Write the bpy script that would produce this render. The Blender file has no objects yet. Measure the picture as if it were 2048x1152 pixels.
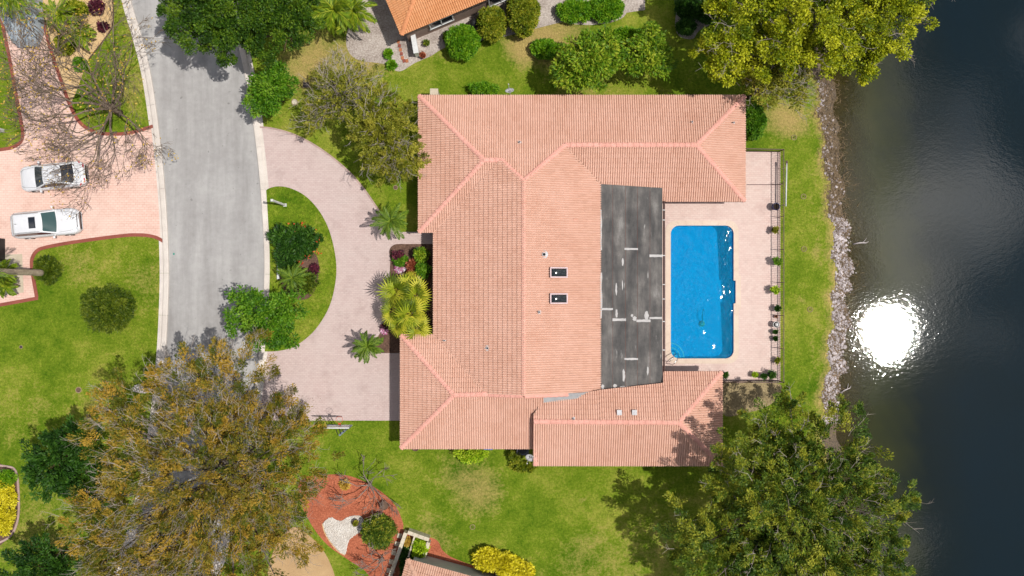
import bpy, bmesh, math, random
import numpy as np
from mathutils import Vector, Matrix

# ------------------------------------------------------------------ camera, sky, sun, exposure
scene = bpy.context.scene
col = scene.collection
LENS = 29.0
FPX = LENS / 36.0 * 2048.0          # focal length in photograph pixels
PPM = 28.0                          # photograph pixels per metre on the ground
HC = FPX / PPM                      # flying height of the camera
cam_d = bpy.data.cameras.new('camera'); cam_d.lens = LENS; cam_d.sensor_width = 36.0
cam_d.clip_start = 0.5; cam_d.clip_end = 2000
cam = bpy.data.objects.new('camera', cam_d); col.objects.link(cam)
cam.location = (0, 0, HC); scene.camera = cam

SUN = Vector((751.0, -89.0, FPX)).normalized()     # direction towards the sun, read from the glint on the lake
elev = math.asin(SUN.z); azim = math.atan2(SUN.x, SUN.y)
world = bpy.data.worlds.new('World'); scene.world = world; world.use_nodes = True
wn = world.node_tree; wn.nodes.clear()
def wnode(t, **kw):
    n = wn.nodes.new(t)
    for k, v in kw.items(): setattr(n, k, v)
    return n
w_out = wnode('ShaderNodeOutputWorld'); w_bg = wnode('ShaderNodeBackground')
sky = wnode('ShaderNodeTexSky', sky_type='NISHITA', sun_disc=False, sun_elevation=elev, sun_rotation=azim)
sky.air_density = 1.0; sky.dust_density = 0.6; sky.altitude = 10
# scattered fair weather clouds: a noise layer on a plane above (direction / height)
w_tc = wnode('ShaderNodeTexCoord'); w_sep = wnode('ShaderNodeSeparateXYZ')
w_mx = wnode('ShaderNodeMath', operation='MAXIMUM'); w_mx.inputs[1].default_value = 0.06
w_dx = wnode('ShaderNodeMath', operation='DIVIDE'); w_dy = wnode('ShaderNodeMath', operation='DIVIDE')
w_cb = wnode('ShaderNodeCombineXYZ'); w_cb.inputs[2].default_value = 27.18804359436035
w_no = wnode('ShaderNodeTexNoise'); w_no.inputs['Scale'].default_value = 3.40; w_no.inputs['Detail'].default_value = 5.0
w_ra = wnode('ShaderNodeMapRange'); w_ra.inputs[1].default_value = 0.54; w_ra.inputs[2].default_value = 0.69
w_mix = wnode('ShaderNodeMix', data_type='RGBA'); w_mix.inputs[7].default_value = (74.0, 70.5, 68.0, 1)
L = wn.links.new
L(w_tc.outputs['Generated'], w_sep.inputs[0]); L(w_sep.outputs[2], w_mx.inputs[0])
L(w_sep.outputs[0], w_dx.inputs[0]); L(w_mx.outputs[0], w_dx.inputs[1])
L(w_sep.outputs[1], w_dy.inputs[0]); L(w_mx.outputs[0], w_dy.inputs[1])
L(w_dx.outputs[0], w_cb.inputs[0]); L(w_dy.outputs[0], w_cb.inputs[1])
w_of = wnode('ShaderNodeVectorMath', operation='ADD'); w_of.inputs[1].default_value = (0.0, -0.03, 0.0)   # shifts the cloud layer to place its reflection on the lake
L(w_cb.outputs[0], w_of.inputs[0]); L(w_of.outputs[0], w_no.inputs['Vector']); L(w_no.outputs[0], w_ra.inputs[0])
L(w_ra.outputs[0], w_mix.inputs[0]); L(sky.outputs[0], w_mix.inputs[6])
L(w_mix.outputs[2], w_bg.inputs[0]); L(w_bg.outputs[0], w_out.inputs[0])
w_bg.inputs[1].default_value = 0.055

sun_d = bpy.data.lights.new('sun', 'SUN'); sun_d.energy = 4.1; sun_d.angle = math.radians(0.53); sun_d.color = (1.0, 0.965, 0.90)
sun = bpy.data.objects.new('sun', sun_d); col.objects.link(sun)
sun.rotation_euler = SUN.to_track_quat('Z', 'Y').to_euler(); sun.location = SUN * 120
scene.view_settings.view_transform = 'Standard'; scene.view_settings.look = 'None'
scene.view_settings.gamma = 1.0; scene.view_settings.exposure = 0.06
scene.view_settings.use_curve_mapping = False
try:
    scene.cycles.max_bounces = 8; scene.cycles.transparent_max_bounces = 12; scene.cycles.caustics_reflective = False
except Exception: pass

# ------------------------------------------------------------------ helpers
rng = np.random.default_rng(7)
random.seed(11)
def P(x, y, z=0.0):
    s = (1.0 - z / HC) / PPM
    return Vector(((x - 1024.0) * s, (576.0 - y) * s, z))
def lin(c): return c / 12.92 if c <= 0.04045 else ((c + 0.055) / 1.055) ** 2.4
def C(r, g, b, k=0.70): return (lin(r / 255) * k, lin(g / 255) * k, lin(b / 255) * k, 1.0)

def tag(o, label=None, cat=None, group=None, kind=None):
    if label: o['label'] = label
    if cat: o['category'] = cat
    if group: o['group'] = group
    if kind: o['kind'] = kind
    return o
def thing(name, label, cat, loc=(0, 0, 0), rz=0.0, group=None):
    o = bpy.data.objects.new(name, None); col.objects.link(o)
    o.empty_display_size = 0.2; o.location = loc; o.rotation_euler = (0, 0, rz)
    return tag(o, label, cat, group)
def link(name, me, parent=None, loc=None, rot=None):
    o = bpy.data.objects.new(name, me); col.objects.link(o)
    if parent is not None: o.parent = parent
    if loc is not None: o.location = loc
    if rot is not None: o.rotation_euler = rot
    return o
class MB:
    def __init__(s): s.v = []; s.f = []
    def add(s, vs, fs):
        b = len(s.v); s.v += [tuple(p) for p in vs]; s.f += [tuple(i + b for i in f) for f in fs]; return s
    def box(s, c, d, rz=0.0, taper=1.0):
        cx, cy, cz = c; hx, hy, hz = d[0] / 2, d[1] / 2, d[2] / 2
        cr, sr = math.cos(rz), math.sin(rz); vs = []
        for z, t in ((-hz, 1.0), (hz, taper)):
            for x, y in ((-hx, -hy), (hx, -hy), (hx, hy), (-hx, hy)):
                x *= t; y *= t
                vs.append((cx + x * cr - y * sr, cy + x * sr + y * cr, cz + z))
        return s.add(vs, [(3, 2, 1, 0), (4, 5, 6, 7), (0, 1, 5, 4), (1, 2, 6, 5), (2, 3, 7, 6), (3, 0, 4, 7)])
    def tube(s, pts, rad, n=6, cap=True):
        pts = [Vector(p) for p in pts]; m = len(pts)
        if not hasattr(rad, '__len__'): rad = [rad] * m
        vs = []; fs = []
        for i, p in enumerate(pts):
            d = (pts[min(i + 1, m - 1)] - pts[max(i - 1, 0)])
            d = d.normalized() if d.length > 1e-9 else Vector((0, 0, 1))
            a = d.cross(Vector((0, 0, 1)) if abs(d.z) < 0.9 else Vector((1, 0, 0))).normalized(); b = d.cross(a)
            for k in range(n):
                t = 2 * math.pi * k / n
                vs.append(p + (a * math.cos(t) + b * math.sin(t)) * rad[i])
        for i in range(m - 1):
            for k in range(n):
                k2 = (k + 1) % n
                fs.append((i * n + k, i * n + k2, (i + 1) * n + k2, (i + 1) * n + k))
        if cap: fs += [tuple(range(n - 1, -1, -1)), tuple(range((m - 1) * n, m * n))]
        return s.add(vs, fs)
    def lathe(s, prof, n=16, c=(0, 0, 0)):
        vs = []; fs = []; m = len(prof)
        for r, z in prof:
            for k in range(n):
                t = 2 * math.pi * k / n
                vs.append((c[0] + r * math.cos(t), c[1] + r * math.sin(t), c[2] + z))
        for i in range(m - 1):
            for k in range(n):
                k2 = (k + 1) % n
                fs.append((i * n + k, i * n + k2, (i + 1) * n + k2, (i + 1) * n + k))
        fs += [tuple(range(n - 1, -1, -1)), tuple(range((m - 1) * n, m * n))]
        return s.add(vs, fs)
    def prism(s, poly, z0, z1):
        n = len(poly)
        vs = [(p[0], p[1], z0) for p in poly] + [(p[0], p[1], z1) for p in poly]
        fs = [tuple(range(n - 1, -1, -1)), tuple(range(n, 2 * n))]
        fs += [(i, (i + 1) % n, n + (i + 1) % n, n + i) for i in range(n)]
        return s.add(vs, fs)
    def grid(s, fn, nu, nv):
        vs = [fn(i / nu, j / nv) for j in range(nv + 1) for i in range(nu + 1)]
        fs = [(j * (nu + 1) + i, j * (nu + 1) + i + 1, (j + 1) * (nu + 1) + i + 1, (j + 1) * (nu + 1) + i) for j in range(nv) for i in range(nu)]
        return s.add(vs, fs)
    def mesh(s, name, mat=None, smooth=False):
        me = bpy.data.meshes.new(name); me.from_pydata(s.v, [], s.f); me.update()
        if mat: me.materials.append(mat)
        if smooth: me.polygons.foreach_set('use_smooth', [True] * len(me.polygons))
        return me
    def obj(s, name, mat, parent=None, smooth=False, bevel=0.0, loc=None, rot=None, subsurf=0):
        o = link(name, s.mesh(name, mat, smooth), parent, loc, rot)
        if bevel:
            m = o.modifiers.new('bevel', 'BEVEL'); m.width = bevel; m.segments = 2; m.limit_method = 'ANGLE'
        if subsurf:
            m = o.modifiers.new('sub', 'SUBSURF'); m.levels = subsurf; m.render_levels = subsurf
        return o
def catmull(pts, n=6, closed=False):
    pts = [Vector((p[0], p[1], 0)) for p in pts]; m = len(pts); out = []
    rngi = range(m) if closed else range(m - 1)
    for i in rngi:
        if closed: a, b, c, d = pts[(i - 1) % m], pts[i], pts[(i + 1) % m], pts[(i + 2) % m]
        else: a, b, c, d = pts[max(i - 1, 0)], pts[i], pts[i + 1], pts[min(i + 2, m - 1)]
        for k in range(n):
            t = k / n
            out.append(0.5 * ((2 * b) + (c - a) * t + (2 * a - 5 * b + 4 * c - d) * t * t + (3 * b - a - 3 * c + d) * t ** 3))
    if not closed: out.append(pts[-1])
    return [(p.x, p.y) for p in out]
def inpoly(x, y, poly):
    r = False; n = len(poly); j = n - 1
    for i in range(n):
        if (poly[i][1] > y) != (poly[j][1] > y) and x < (poly[j][0] - poly[i][0]) * (y - poly[i][1]) / (poly[j][1] - poly[i][1] + 1e-12) + poly[i][0]: r = not r
        j = i
    return r
def sheet(name, pts_px, z, mat, holes=(), thick=0.0, parent=None, kind='structure'):
    """a flat sheet on the ground, outline in photograph pixels, with optional holes and an edge of some thickness"""
    bm = bmesh.new(); edges = []
    for lp in [pts_px] + list(holes):
        vs = [bm.verts.new(P(x, y, 0) + Vector((0, 0, z))) for x, y in lp]
        edges += [bm.edges.new((vs[i], vs[(i + 1) % len(vs)])) for i in range(len(vs))]
    bmesh.ops.triangle_fill(bm, use_beauty=True, use_dissolve=False, edges=edges, normal=(0, 0, 1))
    bmesh.ops.recalc_face_normals(bm, faces=bm.faces)
    for f in bm.faces:
        if f.normal.z < 0: f.normal_flip()
    if thick:
        be = [e for e in bm.edges if len(e.link_faces) == 1]
        r = bmesh.ops.extrude_edge_only(bm, edges=be)
        for v in r['geom']:
            if isinstance(v, bmesh.types.BMVert): v.co.z -= thick
    me = bpy.data.meshes.new(name); bm.to_mesh(me); bm.free(); me.materials.append(mat)
    o = link(name, me, parent)
    if kind and parent is None: o['kind'] = kind
    return o

# ------------------------------------------------------------------ materials
def newmat(name):
    m = bpy.data.materials.new(name); m.use_nodes = True
    nt = m.node_tree; b = nt.nodes['Principled BSDF']
    return m, nt, b
def nd(nt, t, ins=None, **kw):
    n = nt.nodes.new(t)
    for k, v in kw.items(): setattr(n, k, v)
    for k, v in (ins or {}).items(): n.inputs[k].default_value = v
    return n
def noise(nt, scale, detail=3.0, rough=0.55, vec=None):
    n = nd(nt, 'ShaderNodeTexNoise', {'Scale': scale, 'Detail': detail, 'Roughness': rough})
    if vec is None:
        g = nd(nt, 'ShaderNodeNewGeometry'); vec = g.outputs['Position']
    nt.links.new(vec, n.inputs['Vector']); return n.outputs[0]
def ramp(nt, fac, stops):
    r = nd(nt, 'ShaderNodeValToRGB'); e = r.color_ramp.elements
    while len(e) < len(stops): e.new(0.5)
    for i, (p, c) in enumerate(stops): e[i].position = p; e[i].color = c
    nt.links.new(fac, r.inputs[0]); return r.outputs[0]
def mixc(nt, fac, a, b, mode='MIX'):
    m = nd(nt, 'ShaderNodeMix', data_type='RGBA', blend_type=mode)
    for s, v in ((0, fac), (6, a), (7, b)):
        if isinstance(v, bpy.types.NodeSocket): nt.links.new(v, m.inputs[s])
        else: m.inputs[s].default_value = v
    return m.outputs[2]
def mth(nt, op, a, b=None, clamp=False):
    m = nd(nt, 'ShaderNodeMath', operation=op); m.use_clamp = clamp
    for s, v in ((0, a), (1, b)):
        if v is None: continue
        if isinstance(v, bpy.types.NodeSocket): nt.links.new(v, m.inputs[s])
        else: m.inputs[s].default_value = v
    return m.outputs[0]
def bump(nt, b, h, dist=0.02, strength=1.0):
    n = nd(nt, 'ShaderNodeBump', {'Strength': strength, 'Distance': dist})
    nt.links.new(h, n.inputs['Height']); nt.links.new(n.outputs[0], b.inputs['Normal'])
def dim(c, k): return (c[0] * k, c[1] * k, c[2] * k, 1)
def M(name, c, c2=None, scale=1.5, fine=25.0, rough=0.75, bmp=0.0, metal=0.0, spec=0.3, fineamt=0.35, trans=0.0):
    """plain surface with large and fine colour variation and some relief"""
    m, nt, b = newmat(name); c2 = c2 or dim(c, 0.72)
    a = noise(nt, scale, 4); f = noise(nt, fine, 3)
    fac = mth(nt, 'ADD', mth(nt, 'MULTIPLY', a, 1.0 - fineamt), mth(nt, 'MULTIPLY', f, fineamt))
    nt.links.new(ramp(nt, fac, [(0.32, c2), (0.66, c)]), b.inputs['Base Color'])
    b.inputs['Roughness'].default_value = rough; b.inputs['Metallic'].default_value = metal
    b.inputs['Specular IOR Level'].default_value = spec
    if bmp: bump(nt, b, f, bmp)
    return m
def leafmat(name, c0, c1, c2, transl=0.22, rough=0.55):
    """foliage: three colours picked by each leaf's own tint, light passing through the blades"""
    m, nt, b = newmat(name)
    at = nd(nt, 'ShaderNodeAttribute', attribute_name='tint')
    c = ramp(nt, at.outputs['Fac'], [(0.05, c0), (0.5, c1), (0.95, c2)])
    nt.links.new(c, b.inputs['Base Color']); b.inputs['Roughness'].default_value = rough
    b.inputs['Specular IOR Level'].default_value = 0.25
    t = nd(nt, 'ShaderNodeBsdfTranslucent'); nt.links.new(mixc(nt, 0.35, c, (c2[0], c2[1], c2[2], 1)), t.inputs[0])
    mx = nd(nt, 'ShaderNodeMixShader', {0: transl})
    nt.links.new(b.outputs[0], mx.inputs[1]); nt.links.new(t.outputs[0], mx.inputs[2])
    nt.links.new(mx.outputs[0], nt.nodes['Material Output'].inputs[0])
    return m

# lawn
def grassmat(name, lush, mid, pale, dry):
    m, nt, b = newmat(name)
    a = noise(nt, 0.16, 3); c = noise(nt, 0.9, 4, 0.6); f = noise(nt, 5.0, 4, 0.65); v = noise(nt, 22.0, 3, 0.7)
    fac = mth(nt, 'ADD', mth(nt, 'MULTIPLY', a, 0.42), mth(nt, 'MULTIPLY', c, 0.30))
    fac = mth(nt, 'ADD', fac, mth(nt, 'MULTIPLY', f, 0.28))
    base = ramp(nt, fac, [(0.38, lush), (0.50, mid), (0.61, pale)])
    at = nd(nt, 'ShaderNodeAttribute', attribute_name='dry')
    d = mth(nt, 'ADD', at.outputs['Fac'], mth(nt, 'MULTIPLY', mth(nt, 'SUBTRACT', f, 0.5), 1.1))
    d = mth(nt, 'ADD', d, mth(nt, 'MULTIPLY', mth(nt, 'SUBTRACT', c, 0.5), 0.9))
    dr = nd(nt, 'ShaderNodeMapRange', {1: 0.18, 2: 0.95}); nt.links.new(d, dr.inputs[0])
    base = mixc(nt, dr.outputs[0], base, dry)
    sp = nd(nt, 'ShaderNodeMapRange', {1: 0.3, 2: 0.7, 3: 0.55, 4: 1.35}); nt.links.new(v, sp.inputs[0])
    hs = nd(nt, 'ShaderNodeHueSaturation'); nt.links.new(base, hs.inputs['Color']); nt.links.new(sp.outputs[0], hs.inputs['Value'])
    md = nd(nt, 'ShaderNodeMapRange', {1: 0.32, 2: 0.68, 3: 0.74, 4: 1.24}); nt.links.new(noise(nt, 8.0, 4, 0.7), md.inputs[0])
    h2 = nd(nt, 'ShaderNodeHueSaturation'); nt.links.new(hs.outputs[0], h2.inputs['Color']); nt.links.new(md.outputs[0], h2.inputs['Value'])
    nt.links.new(h2.outputs[0], b.inputs['Base Color'])
    b.inputs['Roughness'].default_value = 0.9; b.inputs['Specular IOR Level'].default_value = 0.1
    bump(nt, b, mth(nt, 'ADD', v, f), 0.05)
    return m
M_grass = grassmat('lawn_grass', C(80, 116, 14), C(124, 147, 35), C(164, 168, 66), C(194, 170, 104))

def pavemat(name, ca, cb, cm, bw, rh, blotch, mort=0.012, bumpd=0.006):
    m, nt, b = newmat(name)
    g = nd(nt, 'ShaderNodeNewGeometry')
    br = nd(nt, 'ShaderNodeTexBrick', {'Scale': 1.0, 'Mortar Size': mort, 'Brick Width': bw, 'Row Height': rh, 'Color1': ca, 'Color2': cb, 'Mortar': cm, 'Bias': 0.0, 'Mortar Smooth': 0.2})
    nt.links.new(g.outputs['Position'], br.inputs['Vector'])
    a = noise(nt, 0.35, 5, 0.6); f = noise(nt, 9.0, 4, 0.7)
    fac = mth(nt, 'ADD', mth(nt, 'MULTIPLY', a, 0.55), mth(nt, 'MULTIPLY', f, 0.45))
    k = nd(nt, 'ShaderNodeMapRange', {1: 0.35, 2: 0.68, 3: 0.0, 4: 1.0}); nt.links.new(fac, k.inputs[0])
    c = mixc(nt, mth(nt, 'MULTIPLY', k.outputs[0], 0.55), br.outputs['Color'], blotch)
    sn = nd(nt, 'ShaderNodeMapRange', {1: 0.52, 2: 0.74, 3: 0.0, 4: 0.42}); nt.links.new(noise(nt, 0.8, 6, 0.66), sn.inputs[0])
    c = mixc(nt, sn.outputs[0], c, dim(cm, 0.80))
    nt.links.new(c, b.inputs['Base Color']); b.inputs['Roughness'].default_value = 0.85; b.inputs['Specular IOR Level'].default_value = 0.2
    bump(nt, b, mth(nt, 'ADD', br.outputs['Fac'], mth(nt, 'MULTIPLY', f, -0.3)), -bumpd)
    return m
M_drive = pavemat('driveway_pavers', C(224, 200, 194), C(214, 188, 182), C(196, 170, 163), 0.26, 0.13, C(224, 208, 202), 0.008)
M_drive2 = pavemat('stamped_drive', C(250, 212, 196), C(244, 200, 184), C(226, 174, 156), 0.32, 0.17, C(252, 228, 214), 0.012)
M_deck = pavemat('pool_deck_pavers', C(240, 212, 202), C(232, 198, 188), C(218, 184, 174), 0.3, 0.15, C(244, 226, 214), 0.01)
M_border = M('red_border_bricks', C(170, 96, 80), C(140, 74, 62), 1.2, 14, 0.8, 0.004)

# road
def roadmat():
    m, nt, b = newmat('asphalt')
    g = nd(nt, 'ShaderNodeNewGeometry')
    mp = nd(nt, 'ShaderNodeMapping', {'Scale': (1.0, 0.10, 1.0)}); nt.links.new(g.outputs['Position'], mp.inputs[0])
    s = noise(nt, 1.0, 4, 0.6, mp.outputs[0]); a = noise(nt, 0.25, 4); f = noise(nt, 40, 3, 0.7); bl = noise(nt, 2.2, 5, 0.65)
    fac = mth(nt, 'ADD', mth(nt, 'MULTIPLY', s, 0.4), mth(nt, 'MULTIPLY', a, 0.25))
    fac = mth(nt, 'ADD', fac, mth(nt, 'ADD', mth(nt, 'MULTIPLY', f, 0.15), mth(nt, 'MULTIPLY', bl, 0.2)))
    c = ramp(nt, fac, [(0.38, C(158, 154, 152)), (0.5, C(179, 176, 174)), (0.62, C(200, 197, 194))])
    sp = nd(nt, 'ShaderNodeMapRange', {1: 0.70, 2: 0.76, 3: 0.0, 4: 0.55}); nt.links.new(noise(nt, 2.6, 2, 0.5), sp.inputs[0])
    c = mixc(nt, sp.outputs[0], c, C(112, 108, 106))
    nt.links.new(c, b.inputs['Base Color']); b.inputs['Roughness'].default_value = 0.9
    b.inputs['Specular IOR Level'].default_value = 0.2; bump(nt, b, f, 0.006)
    return m
M_road = roadmat()
M_kerb = M('kerb_concrete', C(244, 234, 224), C(216, 204, 194), 0.9, 18, 0.85, 0.003)
M_conc = M('pale_concrete', C(226, 212, 190), C(200, 184, 160), 0.9, 20, 0.85, 0.003)
M_mulch = M('brown_mulch', C(138, 106, 90), C(78, 58, 48), 2.0, 10, 0.95, 0.05, fineamt=0.6)
M_redmulch = M('red_mulch', C(214, 128, 94), C(150, 76, 52), 0.9, 9, 0.95, 0.05, fineamt=0.6)
M_gravel = M('grey_gravel', C(222, 210, 200), C(146, 130, 120), 1.0, 9, 0.95, 0.04, fineamt=0.55)
M_tan = M('tan_gravel', C(244, 212, 160), C(214, 174, 124), 1.1, 16, 0.95, 0.04, fineamt=0.55)
M_beige = M('beige_drive', C(212, 178, 132), C(186, 150, 108), 0.6, 22, 0.9, 0.01)
M_soil = M('sandy_soil', C(188, 168, 128), C(128, 112, 78), 1.2, 10, 0.95, 0.05, fineamt=0.6)
M_bank = M('wet_bank', C(128, 108, 84), C(70, 60, 48), 1.5, 9, 0.6, 0.06, fineamt=0.6)

# ------------------------------------------------------------------ ground sheet with the lake basin
SHORE = catmull([(1590, -400), (1600, 0), (1622, 130), (1636, 230), (1645, 330), (1655, 430), (1664, 520), (1661, 600), (1654, 700), (1644, 780), (1640, 850), (1650, 960), (1668, 1152), (1680, 1560)], 8)
SHY = np.array([576 - p[1] for p in SHORE]) / PPM; SHX = np.array([p[0] - 1024 for p in SHORE]) / PPM
_o = np.argsort(SHY); SHY = SHY[_o]; SHX = SHX[_o]
def shore_x(y): return np.interp(y, SHY, SHX) + 0.16 * np.sin(y * 1.9) + 0.10 * np.sin(y * 4.3 + 1)
WATER_Z = -0.42
def ground_z(x, y):
    d = x - shore_x(y)
    z = np.where(d < 0, 0.0, np.where(d < 2.0, -0.29 * d, -0.58 - (d - 2.0) * 0.30))
    return np.maximum(z, -3.2) + np.where(d > 0, 0.05 * np.sin(x * 5 + y * 3) * np.minimum(d, 1.0), 0.0)
DRY = [(590, 420, 55, 0.5), (545, 445, 45, 0.8), (975, 985, 60, 0.75), (1110, 1120, 130, 0.35), (1060, 75, 60, 0.65), (1120, 60, 60, 0.6), (1040, 110, 35, 0.6), (640, 110, 60, 0.65), (590, 150, 60, 0.5),
       (740, 120, 55, 0.8), (1555, 230, 40, 0.7), (1590, 250, 30, 0.7), (280, 60, 40, 0.35), (270, 170, 50, 0.5), (50, 800, 90, 0.35), (60, 1060, 120, 0.35), (200, 800, 90, 0.3), (300, 560, 60, 0.35), (160, 530, 60, 0.35),
       (910, 940, 60, 0.3), (1330, 1100, 120, 0.35), (1170, 1060, 60, 0.3), (640, 900, 40, 0.3), (880, 110, 40, 0.6), (1165, 1000, 9, 1.0), (920, 90, 60, 0.3), (1160, 170, 70, 0.3), (860, 1080, 50, 0.5), (1632, 500, 14, 0.35), (1605, 600, 10, .45)]
LUSH = [(1150, 950, 120, 0.55), (1050, 1040, 110, 0.35), (900, 160, 100, 0.55), (740, 870, 80, 0.45), (1590, 450, 30, 0.4), (1600, 300, 26, 0.4), (1590, 650, 30, .4), (90, 720, 110, 0.3), (800, 380, 40, 0.4), (1010, 170, 60, 0.3)]
def build_ground():
    xs = np.unique(np.concatenate([[-600, -300, -150, -80, -55], np.arange(-42, 42.01, 0.33), np.arange(18, 28, 0.16), [55, 80, 150, 300, 600]]))
    ys = np.unique(np.concatenate([[-600, -300, -150, -80, -40], np.arange(-26, 26.01, 0.33), [40, 80, 150, 300, 600]]))
    X, Y = np.meshgrid(xs, ys); Z = ground_z(X, Y)
    dry = np.zeros_like(X)
    for lst, sg in ((DRY, 1), (LUSH, -1)):
        for px, py, r, a in lst:
            p = P(px, py); q = (X - p.x) ** 2 + (Y - p.y) ** 2
            dry += sg * a * np.exp(-q / (r / PPM) ** 2)
    d = X - shore_x(Y)
    dry += 0.5 * np.exp(-((d + 0.1) / 0.35) ** 2) + np.where(d > 0, 0.4, 0)
    dry += 0.22 * np.exp(-((d + 0.95) / 0.22) ** 2)      # mower track along the bank
    nx, ny = len(xs), len(ys)
    vs = np.stack([X, Y, Z], -1).reshape(-1, 3)
    a, b2 = P(1335, 445), P(1474, 724)
    fs = []; mats = []
    cx = (xs[:-1] + xs[1:]) / 2; cy = (ys[:-1] + ys[1:]) / 2
    for j in range(ny - 1):
        sx = float(shore_x(np.array(cy[j])))
        for i in range(nx - 1):
            if a.x - 0.3 < cx[i] < b2.x + 0.3 and b2.y - 0.3 < cy[j] < a.y + 0.3: continue
            k = j * nx + i; fs.append((k, k + 1, k + 1 + nx, k + nx)); mats.append(1 if cx[i] > sx + 0.25 else 0)
    me = bpy.data.meshes.new('ground'); me.from_pydata(vs.tolist(), [], fs); me.update()
    me.materials.append(M_grass); me.materials.append(M_bank)
    me.polygons.foreach_set('material_index', mats); me.polygons.foreach_set('use_smooth', [True] * len(fs))
    at = me.attributes.new('dry', 'FLOAT', 'POINT'); at.data.foreach_set('value', dry.reshape(-1).astype(np.float32))
    tag(link('ground', me), kind='structure')
build_ground()

# lake: murky water, the bed shows through where it is shallow
def lakemat():
    m, nt, b = newmat('lake_water')
    at = nd(nt, 'ShaderNodeAttribute', attribute_name='depth')
    tv = noise(nt, 0.22, 4); 
    dp = mth(nt, 'ADD', at.outputs['Fac'], mth(nt, 'MULTIPLY', mth(nt, 'SUBTRACT', tv, 0.5), 0.9))
    c = ramp(nt, mth(nt, 'DIVIDE', dp, 3.1), [(0.0, (0.050, 0.046, 0.012, 1)), (0.28, (0.024, 0.028, 0.010, 1)), (0.58, (0.007, 0.012, 0.012, 1)), (1.0, (0.0050, 0.0125, 0.0180, 1))])
    g = nd(nt, 'ShaderNodeNewGeometry')
    mp = nd(nt, 'ShaderNodeMapping', {'Scale': (0.75, 1.3, 1.0), 'Rotation': (0, 0, math.radians(-38))}); nt.links.new(g.outputs['Position'], mp.inputs[0])
    w1 = noise(nt, 3.2, 2, 0.5, mp.outputs[0]); w2 = noise(nt, 9.0, 2, 0.5, mp.outputs[0]); big = noise(nt, 0.12, 2)
    h = mth(nt, 'ADD', mth(nt, 'MULTIPLY', w1, 1.0), mth(nt, 'MULTIPLY', w2, 0.62))
    amp = nd(nt, 'ShaderNodeMapRange', {1: 0.35, 2: 0.65, 3: 0.55, 4: 1.25}); nt.links.new(big, amp.inputs[0])
    bn = nd(nt, 'ShaderNodeBump', {'Strength': 1.0, 'Distance': 0.0028}); nt.links.new(mth(nt, 'MULTIPLY', h, amp.outputs[0]), bn.inputs['Height'])
    df = nd(nt, 'ShaderNodeBsdfDiffuse'); nt.links.new(c, df.inputs[0])
    tr = nd(nt, 'ShaderNodeBsdfTransparent', {0: (0.62, 0.62, 0.42, 1)})
    k = nd(nt, 'ShaderNodeMapRange', {1: 0.0, 2: 0.75}); nt.links.new(at.outputs['Fac'], k.inputs[0])
    body = nd(nt, 'ShaderNodeMixShader'); nt.links.new(k.outputs[0], body.inputs[0]); nt.links.new(tr.outputs[0], body.inputs[1]); nt.links.new(df.outputs[0], body.inputs[2])
    gl = nd(nt, 'ShaderNodeBsdfGlossy', {'Roughness': 0.03}); nt.links.new(bn.outputs[0], gl.inputs['Normal'])
    fr = nd(nt, 'ShaderNodeFresnel', {'IOR': 1.42}); nt.links.new(bn.outputs[0], fr.inputs['Normal'])
    mx = nd(nt, 'ShaderNodeMixShader'); nt.links.new(fr.outputs[0], mx.inputs[0]); nt.links.new(body.outputs[0], mx.inputs[1]); nt.links.new(gl.outputs[0], mx.inputs[2])
    nt.links.new(mx.outputs[0], nt.nodes['Material Output'].inputs[0])
    return m
def build_lake():
    xs = np.unique(np.concatenate([np.arange(19.5, 42, 0.3), [60, 100, 300, 600]])); ys = np.unique(np.concatenate([[-600, -200, -80, -40], np.arange(-26, 26.01, 0.35), [40, 80, 200, 600]]))
    X, Y = np.meshgrid(xs, ys); D = np.maximum(WATER_Z - ground_z(X, Y), 0.0)
    nx, ny = len(xs), len(ys); vs = np.stack([X, Y, np.full_like(X, WATER_Z)], -1).reshape(-1, 3)
    fs = [(j * nx + i, j * nx + i + 1, (j + 1) * nx + i + 1, (j + 1) * nx + i) for j in range(ny - 1) for i in range(nx - 1)]
    me = bpy.data.meshes.new('lake_water'); me.from_pydata(vs.tolist(), [], fs); me.update(); me.materials.append(lakemat())
    at = me.attributes.new('depth', 'FLOAT', 'POINT'); at.data.foreach_set('value', D.reshape(-1).astype(np.float32))
    tag(link('lake_water', me), kind='structure')
build_lake()

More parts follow.
